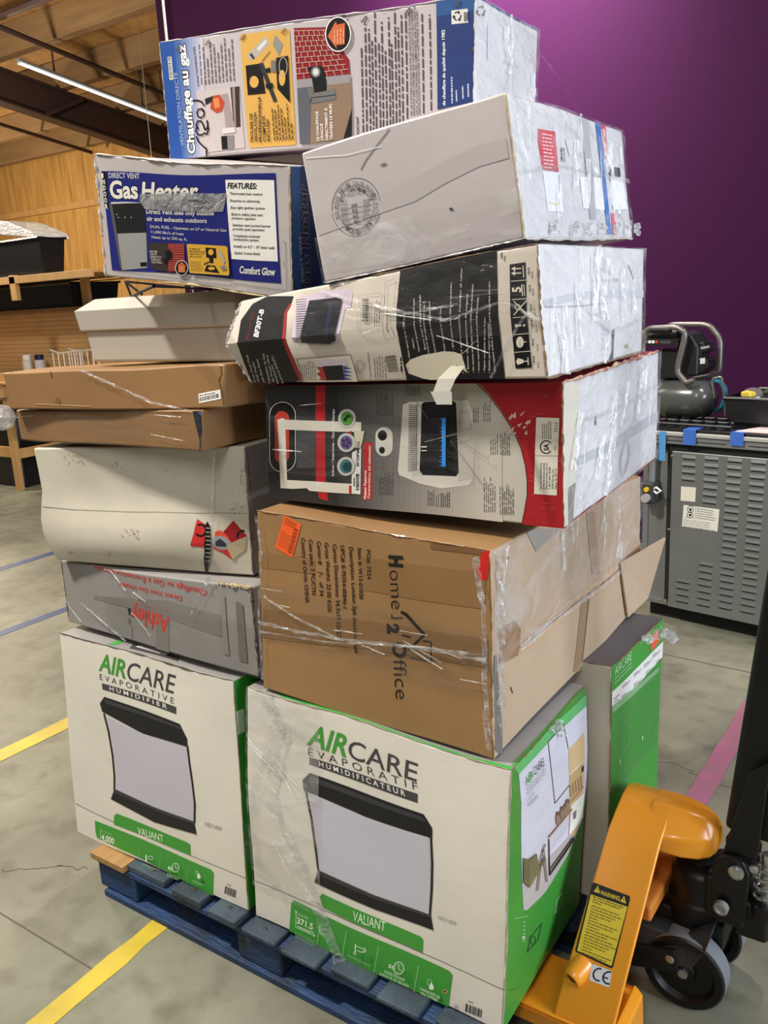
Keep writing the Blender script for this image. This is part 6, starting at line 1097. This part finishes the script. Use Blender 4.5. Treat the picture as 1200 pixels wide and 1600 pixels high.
pr.greek((335, 470), (318, 235), (512, 445), 10, ink(110, 104, 112), .4, [.95, .9, .6, 1, .9, .7, .9, 1, .75, .95], seed=5, words=7)
pr.poly([(308, 502), (545, 475), (575, 815), (335, 845)], ink(196, 184, 184)).poly([(495, 482), (545, 476), (552, 700), (515, 704)], ink(60, 46, 44)).poly([(505, 482), (520, 480), (528, 700), (518, 702)], ink(150, 130, 120)).poly([(450, 520), (480, 516), (520, 700), (470, 700)], ink(160, 146, 146)).poly([(392, 530), (440, 522), (466, 570), (450, 615), (420, 625), (385, 600)], ink(180, 76, 50)).poly([(355, 545), (400, 530), (395, 560), (360, 580)], ink(40, 36, 40)).poly([(400, 545), (430, 540), (440, 590), (410, 600)], ink(220, 130, 80)).poly([(445, 752), (515, 745), (516, 818), (450, 825)], BLK).poly([(478, 748), (515, 745), (516, 818), (482, 822)], ink(130, 128, 126)).poly([(450, 710), (520, 700), (525, 730), (455, 738)], ink(214, 206, 204))
HB = ink(20, 20, 24)
pr.path([(288, 556), (315, 553), (338, 562), (352, 583)], 8, HB).path([(352, 612), (340, 600), (320, 604), (312, 622), (318, 642), (335, 650), (350, 640), (352, 620), (340, 606)], 7, HB).path([(320, 712), (308, 690), (318, 668), (336, 668), (348, 690), (356, 716), (368, 712), (372, 690), (368, 664)], 8, HB).path([(312, 700), (306, 722), (318, 742), (340, 745), (352, 735), (368, 740), (376, 715), (372, 695)], 8, HB).path([(310, 752), (320, 780), (345, 805), (365, 820), (366, 865)], 8, HB); pr.build('photo_print_and_price', b_tp.t, 'printed photograph with a handwritten price over it')
pr = Print(f, Z1, 0.0014); Y_ = ink(214, 166, 84)
pr.poly([(556, 190), (812, 158), (822, 166), (858, 790), (850, 800), (606, 816), (597, 808), (548, 200)], Y_).poly([(590, 300), (690, 200), (712, 245), (625, 330), (600, 330)], ink(176, 172, 166)).poly([(600, 302), (612, 292), (632, 320), (622, 330)], DGR).poly([(640, 268), (690, 216), (700, 232), (655, 285)], ink(214, 212, 206)).poly([(742, 190), (785, 245), (765, 310), (730, 248)], ink(140, 140, 138))
pr.poly([(580, 362), (665, 350), (690, 515), (592, 525)], BLK).ell((627, 452), 25, 33, Y_).poly([(652, 350), (676, 345), (755, 558), (735, 565)], ink(50, 50, 54)).path([(670, 340), (715, 285)], 4, DGR).poly([(690, 380), (715, 372), (718, 400), (695, 400)], BLK).poly([(720, 335), (742, 332), (748, 398), (722, 398)], ink(120, 116, 110)).poly([(748, 320), (815, 308), (826, 568), (756, 490)], BLK).ell((782, 430), 18, 44, Y_).ring((788, 368), 22, 50, 4, ink(180, 178, 170)).poly([(690, 465), (730, 458), (735, 480), (695, 490)], BLK)
for k, (s_, y1) in enumerate((('TROUSSE DE', 626), ('VENTILATION', 622), ('PROFESSIONNELLE', 535), ('COMPLÈTE', 640), ('INCLUSE!', 660))): pr.text(s_, (624+k*23, 787-k*2), (618+k*23, y1), (610+k*23, 787-k*2), BLK, .02)
pr.greek((738, 776), (724, 600), (838, 770), 7, ink(90, 66, 40), .4, [1, .95, 1.1, 1, .7, 1.1, .5], seed=8, words=6)
for x, y in ((565, 205), (790, 170), (370, 235), (210, 265)): pr.path([(x-12, y+14), (x+10, y-14)], 5, ink(90, 76, 60)).path([(x-2, y+18), (x+16, y-8)], 4, ink(90, 76, 60))
pr.build('yellow_panel', b_tp.t)
pr = Print(f, Z1, 0.0014); BRK = ink(138, 34, 40); MT = ink(206, 176, 160)
pr.poly([(845, 155), (1030, 150), (1150, 330), (1157, 410), (862, 440)], BRK)
for k in range(9): t = k/9; pr.path([(846+t*15, 170+t*268), (1030+t*126+4, 165+t*244)], 3, MT)
for k in range(9):
    t0, t1 = k/9, (k+1)/9
    for j in range(7):
        u = (j+(k % 2)*.5)/7; a_ = np.array([846+t0*15, 170+t0*268])*(1-u)+np.array([1034+t0*126, 165+t0*244])*u; b_ = np.array([846+t1*15, 170+t1*268])*(1-u)+np.array([1034+t1*126, 165+t1*244])*u; pr.path([a_, b_], 3, MT); pr.off -= pr.step
pr.up().poly([(862, 440), (1157, 410), (1158, 456), (865, 487)], ink(150, 146, 148)).poly([(865, 487), (945, 478), (950, 600), (938, 792), (880, 795)], ink(92, 94, 102)).poly([(945, 478), (1158, 456), (1166, 600), (1122, 765), (938, 792)], ink(140, 116, 96)).poly([(1166, 600), (1166, 752), (1120, 768)], ink(30, 26, 26)).poly([(922, 372), (1003, 362), (1028, 450), (1028, 500), (960, 512), (948, 440)], ink(24, 24, 27)).ell((968, 398), 26, 30, ink(120, 120, 124)).ell((968, 398), 16, 20, ink(210, 210, 210)).poly([(920, 490), (950, 486), (950, 520), (1075, 490), (1080, 548), (945, 572)], ink(110, 112, 112)).path([(940, 568), (945, 540), (1078, 524)], 4, BLK)
for k, (s_, y1) in enumerate((('LE CHAUFFAGE', 615), ("S'ÉVACUE", 682), ('DIRECTEMENT À', 596), ('TRAVERS LE MUR!', 574))): pr.text(s_, (988+k*25, 776-k*2), (982+k*25, y1), (974+k*25, 776-k*2), WHT, .02)
pr.ell((1092, 190), 72, 98, WHT).ell((1092, 190), 66, 91, BLK).poly([(1080, 118), (1085, 138), (1130, 128), (1128, 245), (1082, 250), (1086, 272), (1035, 200)], ink(206, 104, 62)).greek((1070, 240), (1070, 140), (1120, 240), 4, ink(236, 176, 140), .3, words=3); pr.path([(1110, 62), (1125, 90)], 14, DGR); pr.build('brick_vent_picture', b_tp.t)
pr = Print(f, Z2, 0.0014); TG = ink(74, 66, 74)
pr.text('PORTANT', (147, 742), (143, 642), (134, 742), DGR, .02)
for k, (x, y0, y1) in enumerate(((165, 730, 265), (185, 728, 130), (205, 725, 160), (222, 722, 225), (238, 716, 70), (260, 708, 240), (276, 706, 120), (296, 700, 280), (314, 694, 95), (330, 688, 240), (348, 682, 70), (366, 676, 150), (384, 668, 70), (408, 655, 75), (498, 626, 70), (540, 610, 80))): pr.greek((x, y0), (x-10, y1), (x+8, y0), 1, TG, .5, [1], seed=k, words=12)
for x, s_, y0, y1 in ((440, 'NES. NE DOIT ÊTRE INSTALLÉ QUE PAR UN INSTALLATEUR QUALIFIÉ.', 640, 60), (455, 'ATION DOIT ÊTRE CONFORME AUX CODES LOCAUX OU, EN L’ABSENCE', 640, 50), (470, 'LOCAL, AU CODE NATIONAL DES COMBUSTIBLES, ANSI Z223.1/NFPA 54', 635, 35), (484, "L'INSTALLATION DU GAZ NATUREL ET DU GAZ PROPANE, CSA B149.1", 632, 60)): pr.text(s_, (x, y0), (x-14, y1), (x-10, y0), DGR, .012)
pr.poly([(570, -40), (785, -60), (790, 560), (578, 605)], ink(40, 58, 112)).poly([(570, -40), (785, -60), (785, 60), (573, 90)], ink(44, 84, 140)).text('de chauffage de qualité depuis 1982', (622, 582), (618, 165), (606, 582), ink(226, 226, 230), .02)
for x, y0, y1 in ((655, 570, 395), (680, 560, 470), (715, 545, 455), (745, 535, 445)): pr.greek((x, y0), (x-3, y1), (x+8, y0), 1, ink(190, 196, 214), seed=int(x))
def recycle(pr, c, r, m):
    for k in range(3):
        a = R(120*k-90); p = lambda t, q: (c[0]+q*math.cos(a+t), c[1]+1.2*q*math.sin(a+t)); pr.path([p(-.75, r), p(0, r*.95), p(.35, r)], r*.34, m).poly([p(.25, r*1.45), p(.3, r*.5), p(.85, r)], m)
pr.poly([(655, 58), (745, 48), (749, 125), (656, 135)], ink(214, 212, 210)); recycle(pr, (688, 90), 20, BLK); pr.greek((726, 118), (724, 58), (744, 116), 3, BLK, .6)
for x, y in ((175, 105), (415, 60), (690, 20), (775, 270), (270, 40), (60, 80)): pr.path([(x-15, y+18), (x+12, y-16)], 7, ink(80, 72, 76)).path([(x, y+20), (x+18, y-10)], 5, ink(80, 72, 76))
pr.build('french_text_and_blue_band', b_tp.t)
f = b_tp.face('R'); pr = Print(f, Z2); recycle(pr, (815, 62), 22, ink(120, 118, 124)); pr.text('GARANTIE', (935, 350), (1005, 365), (937, 328), ink(200, 202, 212)).text('Made in China', (945, 402), (995, 412), (946, 388), ink(206, 208, 216)).poly([(850, 140), (868, 142), (866, 330), (848, 330)], ink(204, 204, 212)); pr.build('side_print', b_tp.t)
worn_edge(b_tp, (1, 0, 1), (1, 1, 1), seed=41, w=0.006, m=BLUECARD); worn_edge(b_tp, (0, 0, 1), (1, 0, 1), seed=42, w=0.005, m=LCARD); worn_edge(b_tp, (0, 0, 0), (0, 0, 1), seed=43, w=0.005, m=LCARD); worn_edge(b_tp, (1, 0, 0), (1, 0, 1), seed=44, w=0.004, m=mat('grey_white_board', (1, 1, 1)))
# wire rack between the white lidded box and the blue carton
t = thing('wire_rack', 'small black wire rack under the blue Gas Heater carton', 'rack', tuple(at(250, 460, 2, LID_Z))); WB = mat('black_wire', (16, 16, 17), rough=.75, spec=.15)
def Q(x, y, z): return at(x, y, 2, z)
zt = LID_Z+0.004
p1, p2, p3, p4 = Q(205, 463, zt), Q(298, 468, zt), Q(330, 452, zt), Q(240, 447, zt)
MB().tube([p1, p2, p3, p4, p1], 0.003, WB, 6).build('base_wire', t)
top = [p+[0, 0, .05] for p in (p1, p2, p3, p4)]
top = [Q(196, 440, zt+.035), Q(300, 450, zt+.035), Q(312, 448, zt+.035), Q(200, 438, zt+.035)]
MB().tube([top[0], top[1]], 0.003, WB, 6).build('top_wire', t)
for a_, b_ in ((top[0], p1), (top[0], Q(222, 460, zt)), (top[1], p2), (top[1], p3)): MB().tube([a_, b_], 0.003, WB, 6).build('leg_wire', t)
# ------------------------------------------------------------------ stretch film wound round the stack
t = thing('stretch_film', 'clear shiny stretch film wrapped around the cartons of the stack', 'film', (-1.3, 1.3, 0.75)); FT = t
def sheet(b, k, u0, u1, v0, v1, off=.0055, m=FILM, n=(26, 18), amp=.0022, seed=0, name='film_sheet', slant=0.0):
    g = np.random.default_rng(seed); f = b.face(k); U, V = np.meshgrid(np.linspace(u0, u1, n[0]), np.linspace(v0, v1, n[1])); V = V+slant*(U-u0)
    ph = g.uniform(0, 6.28, 5); fx = g.uniform(8, 40, 5); fy = g.uniform(-30, 30, 5); h = sum(np.sin(U*fx[i]+V*fy[i]+ph[i]) for i in range(5))/5*amp+g.normal(0, amp*.18, U.shape)
    P = f.P(U.ravel(), V.ravel())+f.n*(off+h.ravel())[:, None]; Wd = n[0]
    mb = MB(); mb.add(P, [(j*Wd+i, j*Wd+i+1, (j+1)*Wd+i+1, (j+1)*Wd+i) for j in range(n[1]-1) for i in range(n[0]-1)], m); return mb.build(name, FT, smooth=True, fix=False)
sheet(b_wh, 'R', .0, 1, .0, 1, seed=1, m=FILM_L); sheet(b_bl, 'R', .0, 1, .0, 1, seed=2, m=FILM_L); sheet(b_rd, 'R', .0, 1, .0, 1, seed=3, m=FILM_L); sheet(b_br, 'R', .0, 1, .45, 1, seed=4, m=FILM_L); sheet(b_tp, 'R', 0, 1, 0, 1, seed=5, m=FILM_L)
sheet(b_br, 'F', .0, 1, .30, .62, seed=6); sheet(b_wh, 'F', 0, 1, .0, .35, seed=7, m=FILM_L); sheet(b_bl, 'F', .25, 1, .35, 1, seed=8); sheet(b_rd, 'F', .0, .75, .25, .75, seed=9); sheet(b_f1, 'F', .0, 1, .0, 1, seed=10); sheet(b_fr, 'F', .0, .32, .15, 1, seed=11, m=FILM_L); sheet(b_as, 'F', .25, 1, .0, .6, seed=12); sheet(b_fr, 'R', 0, 1, .5, 1, seed=13); sheet(b_bk, 'R', 0, 1, .45, .8, seed=14)
def rope(pts, wd, seed, m=FILM2, name='film_rope', n=40, twist=3.0):
    """a gathered, twisted ribbon of film through world points"""
    g = np.random.default_rng(seed); P = np.array(pts, float); s = np.linspace(0, len(P)-1, n); i = np.minimum(s.astype(int), len(P)-2); f = (s-i)[:, None]; C = P[i]*(1-f)+P[i+1]*f
    C = C+g.normal(0, wd*.08, C.shape); mb = MB(); V_ = []; k = 5
    for j in range(n):
        d_ = C[min(j+1, n-1)]-C[max(j-1, 0)]; d_ /= np.linalg.norm(d_); x = np.cross(d_, AF); x /= np.linalg.norm(x); y = np.cross(d_, x); w_ = wd*g.uniform(.6, 1.2)
        for q in range(k): tt = q/(k-1)-.5; V_.append(C[j]+x*tt*w_-AF*abs(math.sin(tt*9+j*.6))*w_*.22+y*g.normal(0, w_*.05))
    mb.add(V_, [(j*k+q, j*k+q+1, (j+1)*k+q+1, (j+1)*k+q) for j in range(n-1) for q in range(k-1)], m); return mb.build(name, FT, smooth=True, fix=False)
def on(b, k, pts, off=.008):
    f = b.face(k); return [f.S(*[np.array([q]) for q in f.inv(*p)], off)[0] for p in pts]
rope(on(b_fr, 'F', [(418, 1075), (428, 1110), (440, 1130), (430, 1200), (428, 1260), (455, 1310), (480, 1370), (505, 1430), (535, 1500)]), .030, 1, film_mat('film_tail', .10, .42, .2, 22, (1, 1, 2)))
rope(on(b_fr, 'F', [(404, 1080), (440, 1128), (478, 1150), (520, 1180)]), .02, 2, FILM); rope(on(b_fr, 'F', [(430, 1140), (400, 1240), (392, 1330), (440, 1385)]), .022, 3, FILM)
rope(on(b_br, 'F', [(408, 970), (470, 985), (560, 1000), (660, 1010), (762, 1030)]), .008, 4, FILM2); rope(on(b_br, 'F', [(410, 985), (520, 1002), (640, 1006), (764, 1022)]), .005, 5, FILM2); rope(on(b_br, 'F', [(415, 930), (460, 960), (540, 1000)]), .005, 6, FILM2); rope(on(b_br, 'F', [(745, 870), (758, 950), (760, 1060), (766, 1170)]), .012, 16, FILM2); rope(on(b_br, 'F', [(404, 805), (412, 860), (408, 950), (414, 1060)]), .007, 17, FILM2)
rope(on(b_br, 'R', [(775, 865), (778, 950), (776, 1050), (780, 1150)]), .016, 7, FILM2); rope(on(b_br, 'R', [(810, 1010), (860, 968), (930, 920), (1000, 862)]), .012, 8, FILM2)
rope(on(b_bl, 'F', [(505, 455), (560, 470), (640, 490), (720, 475)]), .006, 9, FILM2); rope(on(b_bl, 'F', [(600, 480), (700, 500), (790, 470), (845, 500)]), .006, 10, FILM2); rope(on(b_bl, 'F', [(770, 590), (800, 530), (845, 460)]), .006, 18, FILM2)
rope(on(b_f2, 'F', [(130, 578), (180, 600), (240, 628), (300, 642)]), .006, 11, FILM2); rope(on(b_wr, 'F', [(338, 700), (336, 760), (334, 830), (330, 890)]), .006, 12, FILM2); rope(on(b_as, 'F', [(332, 900), (318, 925), (300, 960)]), .010, 13, FILM2); rope(on(b_as, 'F', [(130, 940), (170, 975), (200, 1000)]), .005, 19, FILM2)
rope(on(b_bk, 'R', [(1000, 1000), (1025, 985), (1040, 990), (1046, 1000)], .012), .03, 14, FILM2); rope(on(b_rd, 'R', [(900, 660), (960, 640), (1028, 600)]), .012, 15, FILM2); rope(on(b_fr, 'R', [(858, 1140), (868, 1128), (872, 1150)]), .02, 20, FILM2)
# loose strand drawn from the topmost carton over the white one
rope([at(806, 30, 1, 1.75), at(845, 85, 1, 1.85), at(880, 130, 1, 1.9), at(905, 178, 1, 1.86)], .006, 21, FILM)
rope(on(b_bl, 'R', [(900, 470), (950, 520), (1000, 500)]), .01, 22, FILM2); rope(on(b_wh, 'R', [(810, 270), (880, 262), (978, 285)]), .010, 23, FILM2)

for k, (x, y) in enumerate(((858, 360), (890, 364), (912, 363), (934, 362), (956, 363), (974, 361), (988, 362))): rope(on(b_wh, 'R', [(x, y-12), (x+2, y-4), (x, y+6)], .009), .018, 40+k, film_mat('film_tuft', .55, .95, .15, 40), 'film_tuft', n=8)

def glints(b, k, n, seed, u=(.04, .96), v=(.06, .94), ln=(.04, .12), tilt=(70, 110), wd=(.0012, .0045)):
    """pale streaks laid on the film to imitate its glare lines"""
    g = np.random.default_rng(seed); f = b.face(k); dims = {'R': (b.dims[1], b.dims[2]), 'F': (b.dims[0], b.dims[2])}[k]
    for i in range(n):
        uu, vv = g.uniform(*u), g.uniform(*v); an = R(g.uniform(*tilt)); L_ = g.uniform(*ln); w_ = g.uniform(*wd); s = np.linspace(-.5, .5, 7)
        U = np.clip(uu+s*L_*math.cos(an)/dims[0]+g.normal(0, .002, 7), .01, .99); V = np.clip(vv+s*L_*math.sin(an)/dims[1], .01, .99); C = f.S(U, V, .0075)
        rope(list(C), w_*2.2, seed*100+i, FILM3, 'film_glare_streak', n=9)
FILM3 = film_mat('film_glare_streak', .35, .8, .12, 30, (1, 1, 1), .9)  # pale film colour for the painted glare streaks
glints(b_wh, 'R', 14, 1); glints(b_bl, 'R', 16, 2); glints(b_rd, 'R', 14, 3, tilt=(60, 100)); glints(b_tp, 'R', 6, 4); glints(b_br, 'R', 9, 5, v=(.5, .95), wd=(.001, .003))
FINE = (.0005, .0012)
glints(b_br, 'F', 9, 6, tilt=(-18, 8), v=(.3, .6), wd=FINE, ln=(.03, .10)); glints(b_rd, 'F', 2, 7, tilt=(-8, 8), u=(.02, .3), wd=FINE); glints(b_as, 'F', 5, 8, tilt=(-50, -20), wd=FINE); glints(b_f1, 'F', 3, 9, tilt=(-20, 5), wd=FINE); glints(b_fr, 'F', 7, 10, u=(.02, .28), tilt=(-70, -30), wd=FINE); glints(b_bl, 'F', 4, 11, u=(.45, .95), tilt=(-25, 35), wd=FINE)
